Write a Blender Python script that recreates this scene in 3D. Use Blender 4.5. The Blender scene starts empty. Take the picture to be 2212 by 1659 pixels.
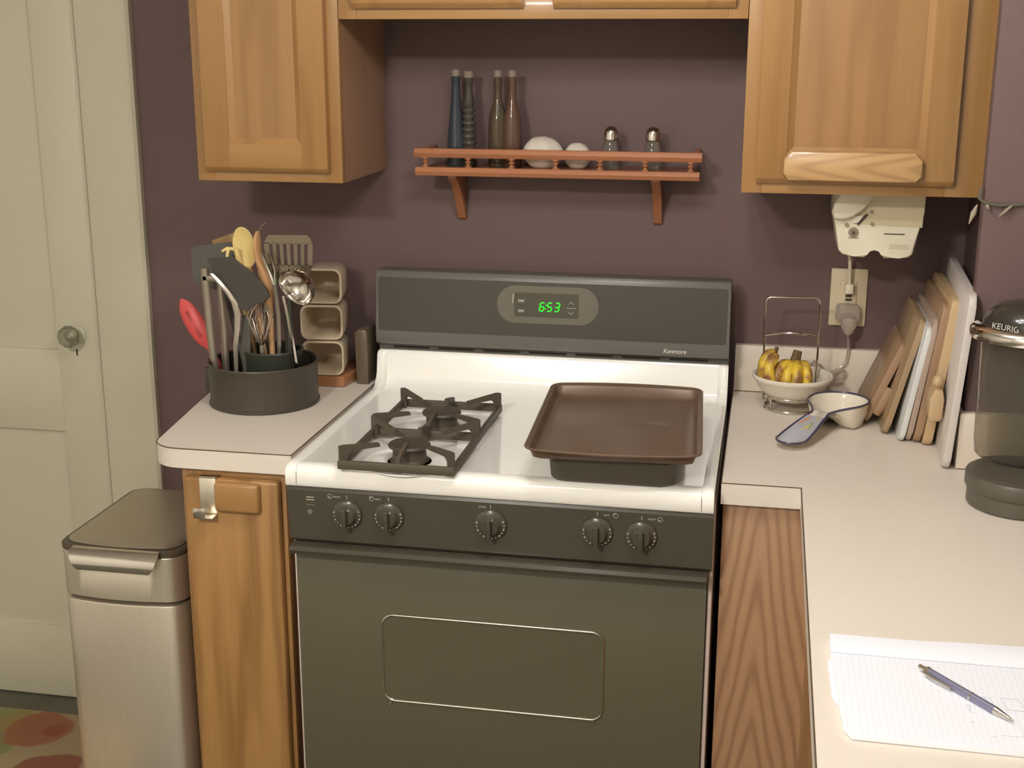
import bpy, bmesh, math, random
from mathutils import Vector, Matrix
random.seed(7)
PI = math.pi
S = bpy.context.scene
COL = S.collection
# ------------------------------------------------------------------ camera
cam_d = bpy.data.cameras.new('camera'); cam = bpy.data.objects.new('camera', cam_d); COL.objects.link(cam)
CP = Vector((0.4427, -2.7792, 1.6495)); YAW, PITCH, ROLL = 0.19313, -0.2590, 0.00124
fw = Vector((-math.sin(YAW)*math.cos(PITCH), math.cos(YAW)*math.cos(PITCH), math.sin(PITCH)))
rt = Vector((math.cos(YAW), math.sin(YAW), 0)); up = rt.cross(fw)
r2 = rt*math.cos(ROLL)+up*math.sin(ROLL); u2 = up*math.cos(ROLL)-rt*math.sin(ROLL)
cam.matrix_world = Matrix(((r2.x, u2.x, -fw.x, CP.x), (r2.y, u2.y, -fw.y, CP.y), (r2.z, u2.z, -fw.z, CP.z), (0, 0, 0, 1)))
cam_d.sensor_fit = 'HORIZONTAL'; cam_d.sensor_width = 36; cam_d.lens = 36*2827.9/2212; cam_d.clip_start = 0.02
S.camera = cam
# ------------------------------------------------------------------ world, exposure
w = bpy.data.worlds.new('world'); S.world = w; w.use_nodes = True
w.node_tree.nodes['Background'].inputs[0].default_value = (0.9, 0.8, 0.65, 1)
w.node_tree.nodes['Background'].inputs[1].default_value = 0.3
S.view_settings.view_transform = 'Standard'; S.view_settings.look = 'None'
S.view_settings.exposure = 0.66; S.view_settings.gamma = 1.0; S.view_settings.use_curve_mapping = False
BULB_POWER = 88.0       # emission strength of the pendant's bulbs
FILL_POWER = 150.0        # flush ceiling lamp, unseen, added to brighten the room

# ------------------------------------------------------------------ materials
def lin(c):
    c = c/255.0
    return c/12.92 if c <= 0.04045 else ((c+0.055)/1.055)**2.4
def L(rgb): return (lin(rgb[0]), lin(rgb[1]), lin(rgb[2]), 1)
def newmat(name):
    m = bpy.data.materials.new(name); m.use_nodes = True
    return m, m.node_tree.nodes, m.node_tree.links, m.node_tree.nodes['Principled BSDF']
def pm(name, rgb, rough=0.5, metal=0.0, noise=0.06, scale=30, bump=0.0, trans=0.0, ior=1.45, coat=0.0, stretch=None, spec=0.5, alpha=1.0):
    m, N, K, P = newmat(name)
    P.inputs['Roughness'].default_value = rough; P.inputs['Metallic'].default_value = metal
    P.inputs['Transmission Weight'].default_value = trans; P.inputs['IOR'].default_value = ior
    P.inputs['Coat Weight'].default_value = coat; P.inputs['Coat Roughness'].default_value = 0.06
    P.inputs['Specular IOR Level'].default_value = spec; P.inputs['Alpha'].default_value = alpha
    tc = N.new('ShaderNodeTexCoord'); mp = N.new('ShaderNodeMapping'); nz = N.new('ShaderNodeTexNoise')
    nz.inputs['Scale'].default_value = scale; nz.inputs['Detail'].default_value = 4
    if stretch: mp.inputs['Scale'].default_value = stretch
    K.new(tc.outputs['Object'], mp.inputs['Vector']); K.new(mp.outputs['Vector'], nz.inputs['Vector'])
    mx = N.new('ShaderNodeMix'); mx.data_type = 'RGBA'
    c = L(rgb)
    mx.inputs[6].default_value = tuple(min(1, v*(1-noise)) for v in c[:3])+(1,)
    mx.inputs[7].default_value = tuple(min(1, v*(1+noise)) for v in c[:3])+(1,)
    K.new(nz.outputs['Fac'], mx.inputs[0]); K.new(mx.outputs[2], P.inputs['Base Color'])
    if bump:
        b = N.new('ShaderNodeBump'); b.inputs['Strength'].default_value = bump; b.inputs['Distance'].default_value = 0.002
        K.new(nz.outputs['Fac'], b.inputs['Height']); K.new(b.outputs['Normal'], P.inputs['Normal'])
    return m
def emit(name, rgb, strength):
    m, N, K, P = newmat(name)
    P.inputs['Base Color'].default_value = L(rgb); P.inputs['Emission Color'].default_value = L(rgb)
    P.inputs['Emission Strength'].default_value = strength
    return m
def wood(name, light, dark, axis='z', cross='x', freq=60, wob=2.2, long=1.3, rough=0.38, seed=0.0, contrast=0.6, pores=0.25, coat=0.28, cath=None):
    m, N, K, P = newmat(name)
    P.inputs['Roughness'].default_value = rough; P.inputs['Coat Weight'].default_value = coat; P.inputs['Coat Roughness'].default_value = 0.14
    tc = N.new('ShaderNodeTexCoord'); mp = N.new('ShaderNodeMapping'); mp.inputs['Location'].default_value = (seed, seed*1.7, seed*0.6)
    K.new(tc.outputs['Object'], mp.inputs['Vector'])
    st = {'x': (long, 9, 9), 'y': (9, long, 9), 'z': (9, 9, long)}[axis]
    m2 = N.new('ShaderNodeMapping'); m2.inputs['Scale'].default_value = st; K.new(mp.outputs['Vector'], m2.inputs['Vector'])
    nz = N.new('ShaderNodeTexNoise'); nz.inputs['Scale'].default_value = 1.0; nz.inputs['Detail'].default_value = 3; nz.inputs['Roughness'].default_value = 0.5
    K.new(m2.outputs['Vector'], nz.inputs['Vector'])
    sp = N.new('ShaderNodeSeparateXYZ'); K.new(mp.outputs['Vector'], sp.inputs['Vector'])
    mu = N.new('ShaderNodeMath'); mu.operation = 'MULTIPLY'; mu.inputs[1].default_value = freq; K.new(sp.outputs[cross.upper()], mu.inputs[0])
    if cath:   # nested arches: phase = freq*sqrt((u-u0)^2+e) + flong*v
        u0, flong = cath
        sb = N.new('ShaderNodeMath'); sb.operation = 'SUBTRACT'; sb.inputs[1].default_value = u0; K.new(sp.outputs[cross.upper()], sb.inputs[0])
        sq = N.new('ShaderNodeMath'); sq.operation = 'MULTIPLY_ADD'; K.new(sb.outputs[0], sq.inputs[0]); K.new(sb.outputs[0], sq.inputs[1]); sq.inputs[2].default_value = 0.00006
        rt_ = N.new('ShaderNodeMath'); rt_.operation = 'SQRT'; K.new(sq.outputs[0], rt_.inputs[0]); K.new(rt_.outputs[0], mu.inputs[0])
        lg = N.new('ShaderNodeMath'); lg.operation = 'MULTIPLY_ADD'; lg.inputs[1].default_value = flong; K.new(sp.outputs[axis.upper()], lg.inputs[0]); K.new(mu.outputs[0], lg.inputs[2]); mu = lg
    ad = N.new('ShaderNodeMath'); ad.operation = 'MULTIPLY_ADD'; ad.inputs[1].default_value = wob*10; K.new(nz.outputs['Fac'], ad.inputs[0]); K.new(mu.outputs[0], ad.inputs[2])
    sn = N.new('ShaderNodeMath'); sn.operation = 'SINE'; K.new(ad.outputs[0], sn.inputs[0])
    mr = N.new('ShaderNodeMapRange'); mr.inputs[1].default_value = -1; mr.inputs[2].default_value = 1; K.new(sn.outputs[0], mr.inputs[0])
    pw = N.new('ShaderNodeMath'); pw.operation = 'POWER'; pw.inputs[1].default_value = 2.2; K.new(mr.outputs[0], pw.inputs[0])
    fs = {'x': (5, 260, 260), 'y': (260, 5, 260), 'z': (260, 260, 5)}[axis]
    m3 = N.new('ShaderNodeMapping'); m3.inputs['Scale'].default_value = fs; K.new(mp.outputs['Vector'], m3.inputs['Vector'])
    n3 = N.new('ShaderNodeTexNoise'); n3.inputs['Scale'].default_value = 1.0; n3.inputs['Detail'].default_value = 2; K.new(m3.outputs['Vector'], n3.inputs['Vector'])
    f1 = N.new('ShaderNodeMath'); f1.operation = 'MULTIPLY'; f1.inputs[1].default_value = contrast; K.new(pw.outputs[0], f1.inputs[0])
    f2 = N.new('ShaderNodeMath'); f2.operation = 'MULTIPLY_ADD'; f2.inputs[1].default_value = pores; K.new(n3.outputs['Fac'], f2.inputs[0]); K.new(f1.outputs[0], f2.inputs[2])
    f2.use_clamp = True
    mx = N.new('ShaderNodeMix'); mx.data_type = 'RGBA'; mx.inputs[6].default_value = L(light); mx.inputs[7].default_value = L(dark)
    K.new(f2.outputs[0], mx.inputs[0]); K.new(mx.outputs[2], P.inputs['Base Color'])
    return m

M = {}
M['wall'] = pm('purple wall paint', (103, 81, 78), 0.62, noise=0.05, scale=9, bump=0.03)
M['ceiling'] = pm('ceiling paint', (232, 230, 224), 0.8)
M['cream_wall'] = pm('cream wall paint', (226, 222, 212), 0.7)
M['door_paint'] = pm('cream door paint', (194, 188, 164), 0.42, noise=0.03, scale=7)
M['floor'] = pm('dark vinyl floor', (92, 88, 74), 0.5, noise=0.25, scale=12)
OAK_L, OAK_D = (168, 126, 76), (138, 98, 54)
M['oak_v'] = wood('oak vertical grain', OAK_L, OAK_D, 'z', 'x', 55, 2.0, 1.0, contrast=0.35, pores=0.45)
M['oak_h'] = wood('oak horizontal grain', OAK_L, OAK_D, 'x', 'z', 70, 1.8, 1.0, contrast=0.35, seed=3.1)
M['oak_panel'] = wood('oak panel grain', (162, 120, 71), (134, 94, 52), 'z', 'x', 48, 2.6, 0.9, contrast=0.45, pores=0.45, seed=1.3)
M['oak_pull'] = wood('pale oak pull', (192, 154, 104), (154, 114, 72), 'x', 'z', 420, 0.6, 4.0, contrast=0.55, cath=(.052, -70))
M['oak_side'] = wood('cabinet side veneer', (156, 120, 92), (138, 104, 80), 'z', 'y', 40, 1.2, 0.8, contrast=0.3, rough=0.5)
M['oak_base'] = wood('oak base grain', (178, 134, 80), (136, 96, 52), 'z', 'x', 62, 2.2, 1.1, contrast=0.6, pores=0.45, seed=2.2)
M['oak_cath'] = wood('oak cathedral grain', (176, 136, 100), (136, 96, 67), 'z', 'x', 300, 1.5, 2.2, contrast=0.6, cath=(-.142, 50))
M['shelf_wood'] = wood('reddish shelf wood', (170, 110, 72), (142, 86, 56), 'x', 'z', 90, 1.0, 1.0, contrast=0.4, rough=0.4)
M['shelf_wood_v'] = wood('reddish turned wood', (160, 104, 70), (132, 82, 54), 'z', 'x', 90, 1.0, 2.0, contrast=0.4, rough=0.4)
M['laminate'] = pm('beige laminate', (225, 214, 200), 0.42, noise=0.025, scale=60)
M['seam'] = pm('laminate seam', (92, 72, 54), 0.6)
M['splash'] = pm('beige splash laminate', (220, 206, 188), 0.45, noise=0.025, scale=60)
M['enamel'] = pm('white enamel', (250, 246, 238), 0.16, noise=0.015, scale=8, coat=0.3)
M['enamel_side'] = pm('side enamel', (206, 188, 178), 0.3)
M['black_gloss'] = pm('black gloss enamel', (78, 73, 61), 0.2, noise=0.08, scale=6)  # lens haze is mixed into this and the other dark colours
M['black_glass'] = pm('black oven glass', (92, 86, 68), 0.28, noise=0.05, scale=5)  # glass colour lifted by the haze veil
M['black_glass2'] = pm('backguard glass', (72, 67, 58), 0.15, noise=0.05, scale=5)  # paler than the real black, haze included
M['bg_frame'] = pm('backguard frame', (100, 97, 90), 0.32)
M['bezel'] = pm('display bezel', (104, 98, 84), 0.4)
M['disp'] = pm('display window', (76, 72, 58), 0.25)
M['mark'] = pm('grey print', (178, 172, 158), 0.5)
M['mark_bright'] = pm('white print', (236, 230, 220), 0.4)
M['mark_dim'] = pm('dim print', (122, 118, 106), 0.5)
M['green'] = emit('green digits', (20, 225, 25), 1.0)
M['chrome'] = pm('chrome', (215, 208, 198), 0.12, 1.0, noise=0.02)
M['steel'] = pm('brushed steel', (240, 230, 212), 0.34, 0.9, noise=0.06, scale=6, stretch=(60, 60, 2))
M['steel_lid'] = pm('steel lid', (196, 186, 168), 0.42, 0.9, noise=0.05, scale=8)
M['steel_dark'] = pm('tool steel', (168, 158, 142), 0.35, 0.8, noise=0.08)
M['steel_turner'] = pm('dull turner steel', (146, 134, 116), 0.32, 0.95, noise=0.08)
M['iron'] = pm('cast iron grate', (86, 76, 62), 0.55, noise=0.1, scale=40)
M['burner'] = pm('burner cap', (74, 64, 52), 0.45, noise=0.1, scale=40)
M['pan_brown'] = pm('seasoned sheet steel', (114, 92, 76), 0.38, 0.15, noise=0.22, scale=14)
M['pan_dark'] = pm('dark roasting pan', (84, 78, 66), 0.45, noise=0.12, scale=20)
M['pan_black'] = pm('black round pan', (70, 63, 53), 0.42, noise=0.08, scale=16)
M['crock'] = pm('green black crock', (58, 60, 50), 0.35, noise=0.08)
M['black_plastic'] = pm('black plastic', (58, 54, 46), 0.45, noise=0.06)
M['grey_nylon'] = pm('grey nylon', (84, 80, 72), 0.55, noise=0.06)
M['red'] = pm('red silicone', (206, 80, 78), 0.45, noise=0.08)
M['cream_plastic'] = pm('cream plastic', (222, 196, 128), 0.45, noise=0.04)
M['tool_wood'] = wood('spoon wood', (206, 160, 112), (176, 128, 84), 'z', 'x', 120, 1.0, 2.0, contrast=0.4, rough=0.6)
M['olive_wood'] = wood('olive spatula wood', (148, 118, 72), (120, 92, 54), 'z', 'x', 120, 1.0, 2.0, contrast=0.4, rough=0.6)
M['jar'] = pm('pale stoneware', (198, 178, 150), 0.35, noise=0.04)
M['stand_wood'] = wood('orange stand wood', (178, 124, 84), (152, 100, 64), 'x', 'y', 90, 1.0, 1.2, contrast=0.4)
M['smoke'] = pm('smoky grey slab', (98, 86, 68), 0.3)
M['white_ceramic'] = pm('white ceramic', (226, 216, 198), 0.14, noise=0.02)
M['cream_ceramic'] = pm('cream ceramic', (224, 208, 172), 0.2, noise=0.03)
M['blue_rim'] = pm('blue glaze rim', (70, 66, 90), 0.25)
M['blue_glaze'] = pm('pale blue glaze', (178, 177, 182), 0.18, noise=0.08)
M['orange_glaze'] = pm('orange glaze', (206, 130, 84), 0.25); M['yellow_glaze'] = pm('yellow glaze', (206, 190, 84), 0.25); M['green_glaze'] = pm('green glaze', (150, 160, 100), 0.25)
M['banana_tip'] = pm('banana stem', (96, 76, 44), 0.6, noise=0.15)
M['outlet'] = pm('ivory outlet', (206, 190, 158), 0.4, noise=0.02)
M['slot'] = pm('dark slot', (66, 56, 46), 0.6)
M['opener'] = pm('cream appliance plastic', (224, 216, 192), 0.35, noise=0.02)
M['opener_shade'] = pm('grey beige print', (150, 136, 112), 0.5)
M['clear'] = pm('clear plastic', (226, 214, 204), 0.12, trans=0.75, ior=1.35, noise=0.02)
M['cord'] = pm('ivory cord', (222, 210, 186), 0.5)
M['board_brown'] = wood('brown board', (162, 130, 100), (136, 104, 78), 'z', 'y', 80, 1.4, 1.0, contrast=0.45, rough=0.6)
M['board_tan'] = wood('tan board', (166, 140, 106), (142, 114, 82), 'z', 'y', 80, 1.4, 1.0, contrast=0.45, rough=0.6, seed=2)
M['board_light'] = wood('light board', (190, 162, 122), (168, 138, 100), 'z', 'y', 80, 1.4, 1.0, contrast=0.4, rough=0.6, seed=4)
M['board_white'] = pm('white polyethylene', (208, 198, 190), 0.45, noise=0.02)
M['board_blue'] = pm('white thin board', (208, 208, 204), 0.45, noise=0.02)
M['board_grey'] = pm('pinkish grey board', (168, 148, 132), 0.5, noise=0.04)
M['paper'] = pm('white paper', (236, 236, 242), 0.7, noise=0.01)
M['rule'] = pm('faint blue rule', (220, 221, 232), 0.7)
M['ink'] = pm('pencil grey', (186, 186, 196), 0.7)
M['pen_body'] = pm('blue grey pen', (132, 132, 156), 0.22, 0.4)
M['tank'] = pm('smoky clear tank', (211, 206, 194), 0.06, trans=0.94, ior=1.12, noise=0.01)
M['water'] = pm('tank water', (206, 206, 198), 0.12, trans=0.25, ior=1.2, noise=0.02)
M['maker'] = pm('coffee maker plastic', (88, 82, 70), 0.4, noise=0.08, scale=30)
M['maker_gloss'] = pm('coffee maker gloss', (54, 50, 44), 0.15)
M['leaf_dark'] = pm('dark green wire', (92, 86, 72), 0.6); M['leaf_pale'] = pm('pale leaf', (150, 136, 118), 0.5)
M['glass'] = pm('clear glass', (225, 225, 210), 0.05, trans=0.92, ior=1.45, noise=0.01)
M['glass_blue'] = pm('blue bottle glass', (66, 72, 80), 0.08, trans=0.3, noise=0.02)
M['glass_dark'] = pm('dark bottle glass', (84, 77, 70), 0.06, trans=0.25, noise=0.02)
M['glass_olive'] = pm('olive bottle glass', (92, 79, 60), 0.08, trans=0.3, noise=0.02)
M['glass_red'] = pm('red brown bottle glass', (112, 84, 68), 0.08, trans=0.3, noise=0.02)
M['cork'] = pm('pale cork', (132, 116, 102), 0.7, noise=0.12, scale=120)
M['garlic'] = pm('white papery skin', (214, 202, 188), 0.5, noise=0.05, scale=40)
M['shade_glass'] = pm('frosted shade', (240, 232, 210), 0.4, trans=0.5)
M['bulb'] = emit('warm bulb', (255, 253, 251), BULB_POWER)
M['fill'] = emit('flush lamp diffuser', (255, 251, 245), FILL_POWER)
M['dark_rubber'] = pm('dark rim plastic', (84, 74, 58), 0.4)
M['gap'] = pm('dark gap', (46, 38, 30), 0.8)

def banana_mat():
    m, N, K, P = newmat('ripe banana skin'); P.inputs['Roughness'].default_value = 0.45
    tc = N.new('ShaderNodeTexCoord'); nz = N.new('ShaderNodeTexNoise'); nz.inputs['Scale'].default_value = 42; nz.inputs['Detail'].default_value = 3
    K.new(tc.outputs['Object'], nz.inputs['Vector'])
    cr = N.new('ShaderNodeValToRGB'); e = cr.color_ramp.elements
    e[0].position = 0.40; e[0].color = L((224, 190, 62)); e[1].position = 0.62; e[1].color = L((140, 96, 56))
    K.new(nz.outputs['Fac'], cr.inputs['Fac']); K.new(cr.outputs['Color'], P.inputs['Base Color']); return m
M['banana'] = banana_mat()

def rug_mat():
    m, N, K, P = newmat('floral rug weave'); P.inputs['Roughness'].default_value = 0.9
    tc = N.new('ShaderNodeTexCoord'); nz = N.new('ShaderNodeTexNoise'); nz.inputs['Scale'].default_value = 9
    K.new(tc.outputs['Object'], nz.inputs['Vector'])
    vm = N.new('ShaderNodeVectorMath'); vm.operation = 'MULTIPLY_ADD'; vm.inputs[1].default_value = (0.06, 0.06, 0.0)
    K.new(nz.outputs['Color'], vm.inputs[0]); K.new(tc.outputs['Object'], vm.inputs[2])
    prev = None
    base = N.new('ShaderNodeRGB'); base.outputs[0].default_value = L((158, 138, 104)); prev = base.outputs[0]
    # (x, y, radius, colour), object coordinates of the rug
    blobs = [(-.31, .33, .09, (150, 132, 78)), (-.36, .43, .05, (140, 140, 90)), (-.40, .37, .05, (128, 112, 122)), (-.30, .25, .07, (132, 128, 82)), (-.21, .345, .083, (150, 96, 66)), (-.17, .35, .03, (140, 78, 50)),
             (-.10, .17, .08, (136, 84, 64)), (.08, .32, .08, (182, 108, 64)), (.2, .1, .09, (176, 104, 70)), (-.35, 0, .1, (178, 104, 70)), (0, -.1, .08, (140, 138, 90)), (.25, -.25, .1, (180, 106, 66)), (-.2, -.3, .09, (140, 128, 120))]
    for x, y, r, c in blobs:
        d = N.new('ShaderNodeVectorMath'); d.operation = 'DISTANCE'; d.inputs[1].default_value = (x+.03, y+.03, 0.012); K.new(vm.outputs[0], d.inputs[0])
        mr = N.new('ShaderNodeMapRange'); mr.inputs[1].default_value = r+.004; mr.inputs[2].default_value = r-.004; K.new(d.outputs['Value'], mr.inputs[0])
        mx = N.new('ShaderNodeMix'); mx.data_type = 'RGBA'; mx.inputs[7].default_value = L(c)
        K.new(mr.outputs[0], mx.inputs[0]); K.new(prev, mx.inputs[6]); prev = mx.outputs[2]
    K.new(prev, P.inputs['Base Color'])
    n2 = N.new('ShaderNodeTexNoise'); n2.inputs['Scale'].default_value = 400; b = N.new('ShaderNodeBump'); b.inputs['Strength'].default_value = 0.4; b.inputs['Distance'].default_value = 0.003
    K.new(tc.outputs['Object'], n2.inputs['Vector']); K.new(n2.outputs['Fac'], b.inputs['Height']); K.new(b.outputs['Normal'], P.inputs['Normal'])
    return m
M['rug'] = rug_mat()

# ------------------------------------------------------------------ mesh helpers
class MB:
    def __init__(s): s.bm = bmesh.new()
    def _add(s, bm2, mat=None):
        if mat is not None: bmesh.ops.transform(bm2, matrix=mat, verts=bm2.verts)
        me = bpy.data.meshes.new('tmp'); bm2.to_mesh(me); s.bm.from_mesh(me); bpy.data.meshes.remove(me); bm2.free(); return s
    def box(s, x0, x1, y0, y1, z0, z1, bev=0.0, seg=2, mat=None):
        b = bmesh.new(); bmesh.ops.create_cube(b, size=1.0)
        for v in b.verts: v.co = Vector(((x0+x1)/2+v.co.x*abs(x1-x0), (y0+y1)/2+v.co.y*abs(y1-y0), (z0+z1)/2+v.co.z*abs(z1-z0)))
        if bev > 0: bmesh.ops.bevel(b, geom=list(b.edges), offset=bev, segments=seg, affect='EDGES', profile=0.5)
        return s._add(b, mat)
    def prism(s, poly, axis, a0, a1, bev=0.0, seg=2, mat=None):
        # poly in the two remaining axes: x->(y,z), y->(x,z), z->(x,y)
        b = bmesh.new()
        def P(p, a): return {'x': (a, p[0], p[1]), 'y': (p[0], a, p[1]), 'z': (p[0], p[1], a)}[axis]
        v0 = [b.verts.new(P(p, a0)) for p in poly]; v1 = [b.verts.new(P(p, a1)) for p in poly]
        n = len(poly)
        f0 = b.faces.new(v0); f1 = b.faces.new(v1[::-1])
        for i in range(n): b.faces.new((v0[i], v0[(i+1) % n], v1[(i+1) % n], v1[i]))
        if bev > 0: bmesh.ops.bevel(b, geom=list(f0.edges)+list(f1.edges), offset=bev, segments=seg, affect='EDGES', profile=0.5)
        bmesh.ops.recalc_face_normals(b, faces=b.faces)
        return s._add(b, mat)
    def loft(s, rings, closed=True, caps=True, mat=None):
        b = bmesh.new(); R = [[b.verts.new(p) for p in r] for r in rings]; n = len(rings[0])
        for a, c in zip(R[:-1], R[1:]):
            for i in range(n if closed else n-1):
                b.faces.new((a[i], a[(i+1) % n], c[(i+1) % n], c[i]))
        if caps and closed: b.faces.new(R[0][::-1]); b.faces.new(R[-1])
        bmesh.ops.recalc_face_normals(b, faces=b.faces)
        return s._add(b, mat)
    def lathe(s, prof, c=(0, 0, 0), n=32, mat=None, sx=1.0, sy=1.0):
        rings = []
        for r, z in prof:
            r = max(r, 1e-5)
            rings.append([(c[0]+sx*r*math.cos(2*PI*i/n), c[1]+sy*r*math.sin(2*PI*i/n), c[2]+z) for i in range(n)])
        return s.loft(rings, True, True, mat)
    def tube(s, pts, r, n=8, closed=False, mat=None):
        pts = [Vector(p) for p in pts]; m = len(pts); rings = []
        rad = r if isinstance(r, (list, tuple)) else [r]*m
        prev = None
        for i, p in enumerate(pts):
            if closed: t = pts[(i+1) % m]-pts[i-1]
            else: t = pts[min(i+1, m-1)]-pts[max(i-1, 0)]
            t.normalize()
            if prev is None:
                a = Vector((0, 0, 1)) if abs(t.z) < 0.9 else Vector((1, 0, 0)); u = t.cross(a).normalized()
            else: u = (prev-t*prev.dot(t)).normalized()
            prev = u; v = t.cross(u)
            rings.append([p+u*rad[i]*math.cos(2*PI*k/n)+v*rad[i]*math.sin(2*PI*k/n) for k in range(n)])
        if closed: return s.loft(rings+[rings[0]], True, False, mat)
        return s.loft(rings, True, True, mat)
    def ell(s, c, rx, ry, rz, n=20, m=12, mat=None):
        return s.lathe([(math.sin(PI*i/m), -math.cos(PI*i/m)*rz) for i in range(m+1)], c, n, mat, rx, ry)
OFF = {}
def obj(name, mb, mat, parent=None, sharp=35):
    me = bpy.data.meshes.new(name); off = OFF.get(parent.name) if parent else None
    bmesh.ops.remove_doubles(mb.bm, verts=mb.bm.verts, dist=1e-6)
    if off is not None: bmesh.ops.translate(mb.bm, vec=-off, verts=mb.bm.verts)
    mb.bm.to_mesh(me); mb.bm.free()
    me.shade_smooth(); me.set_sharp_from_angle(angle=math.radians(sharp))
    me.materials.append(M[mat] if isinstance(mat, str) else mat)
    o = bpy.data.objects.new(name, me); COL.objects.link(o)
    if parent: o.parent = parent; OFF[o.name] = off if off is not None else Vector((0, 0, 0))
    else: OFF[o.name] = Vector((0, 0, 0))
    return o
def pieces(name, boxes, mat, parent, bev=0.0):
    out = [obj(name, MB().box(*bx, bev), mat, parent) for bx in boxes]
    return out[0]
def tag(o, label, cat, group=None):
    o['label'] = label; o['category'] = cat
    if group: o['group'] = group
    return o
def thing(name, label, cat, loc, group=None):
    o = bpy.data.objects.new(name, None); COL.objects.link(o); o.location = loc; o.empty_display_size = 0.05
    OFF[o.name] = Vector(loc); return tag(o, label, cat, group)
def struct(name, mb, mat, label=None):
    o = obj(name, mb, mat); o['kind'] = 'structure'
    if label: o['label'] = label
    return o
def rrect(x0, x1, y0, y1, r, n=6):
    P = []
    for cx, cy, a in ((x1-r, y1-r, 0), (x0+r, y1-r, 90), (x0+r, y0+r, 180), (x1-r, y0+r, 270)):
        for i in range(n+1):
            t = math.radians(a+90*i/n); P.append((cx+r*math.cos(t), cy+r*math.sin(t)))
    return P
def text_mesh(txt, size, mat, parent, name, origin, xdir=(1, 0, 0), ydir=(0, 0, 1), extrude=0.0004, shear=0.0, sx=1.0):
    cu = bpy.data.curves.new('t', 'FONT'); cu.body = txt; cu.size = size; cu.extrude = extrude; cu.shear = shear; cu.resolution_u = 3
    to = bpy.data.objects.new('t', cu); COL.objects.link(to); bpy.context.view_layer.update()
    me = bpy.data.meshes.new_from_object(to.evaluated_get(bpy.context.evaluated_depsgraph_get()))
    bpy.data.objects.remove(to); bpy.data.curves.remove(cu)
    X = Vector(xdir).normalized(); Y = Vector(ydir).normalized(); Z = X.cross(Y); o0 = Vector(origin)-OFF[parent.name]
    for v in me.vertices: v.co = o0+X*v.co.x*sx+Y*v.co.y+Z*v.co.z
    me.materials.clear(); me.materials.append(M[mat]); me.name = name
    o = bpy.data.objects.new(name, me); COL.objects.link(o); o.parent = parent; OFF[o.name] = OFF[parent.name]; return o

# ------------------------------------------------------------------ the room
CEIL = 2.45
XL, XR, YF = -2.3, 2.2, -4.2
JX, JY = 0.798, -0.458         # free end of the short wall that stands forward on the right
AX, AY = 0.840, -0.425         # side wall of the alcove behind that short wall, and the short wall's back
DX0, DX1 = -1.855, -1.092      # doorway
struct('floor', MB().box(XL, XR, YF, 0.12, -0.05, 0), 'floor')
struct('ceiling', MB().box(XL, XR, YF, 0.12, CEIL, CEIL+0.05), 'ceiling')
mb = MB(); mb.box(DX1, AX, 0, 0.12, 0, CEIL); mb.box(XL, DX0, 0, 0.12, 0, CEIL); mb.box(DX0, DX1, 0, 0.12, 2.03, CEIL)
struct('wall_back', mb, 'wall', 'purple painted wall behind the stove')
struct('wall_right_step', MB().box(JX, XR, JY, AY, 0, CEIL, .002), 'wall', 'purple wall standing forward beside the cutting boards')
struct('wall_right_alcove', MB().box(AX, XR, AY, .12, 0, CEIL), 'wall')
struct('wall_left', MB().box(XL-0.1, XL, YF, 0.12, 0, CEIL), 'cream_wall')
struct('wall_right', MB().box(XR, XR+0.1, YF, 0.12, 0, CEIL), 'cream_wall')
struct('wall_front', MB().box(XL, XR, YF-0.1, YF, 0, CEIL), 'cream_wall')
# door with recessed panels
mb = MB(); DF = 0.002
mb.box(DX0+.002, DX0+.115, DF, .04, .004, 2.02, .001); mb.box(-1.207, DX1-.006, DF, .04, .004, 2.02, .001)
for z0, z1 in ((.004, .2), (.722, .925), (1.9, 2.02)): mb.box(DX0+.115, -1.207, DF, .04, z0, z1, .001)
door = struct('door_1', mb, 'door_paint', 'cream painted panel door with a glass knob')
for z0, z1 in ((.2, .722), (.925, 1.9)):
    obj('door_panel', MB().box(DX0+.11, -1.202, DF+.009, .036, z0-.005, z1+.005), 'door_paint', door)
obj('rosette', MB().lathe([(.022, 0), (.022, .003), (.017, .006), (0.009, .007)], mat=Matrix.Translation((-1.153, DF, .965)) @ Matrix.Rotation(PI/2, 4, 'X'), n=24), 'door_paint', door)
prof = [(.008, .0), (.008, .016), (.014, .018), (.024, .026), (.0275, .036), (.025, .045), (.015, .052), (.008, .052), (.0, .049)]
obj('knob', MB().lathe(prof, n=10, mat=Matrix.Translation((-1.153, DF-.004, .969)) @ Matrix.Rotation(PI/2, 4, 'X')), 'glass', door, 20)
obj('knob_core', MB().lathe([(.0, .014), (.011, .018), (.012, .03), (.0, .038)], n=16, mat=Matrix.Translation((-1.153, DF-.004, .969)) @ Matrix.Rotation(PI/2, 4, 'X')), 'steel_dark', door)
mb = MB(); mb.box(-1.160, -1.156, DF-.0006, DF+.001, .914, .926); mb.ell((-1.158, DF, .927), .0032, .001, .0032, 10, 6)
obj('keyhole', mb, 'slot', door)
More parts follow.
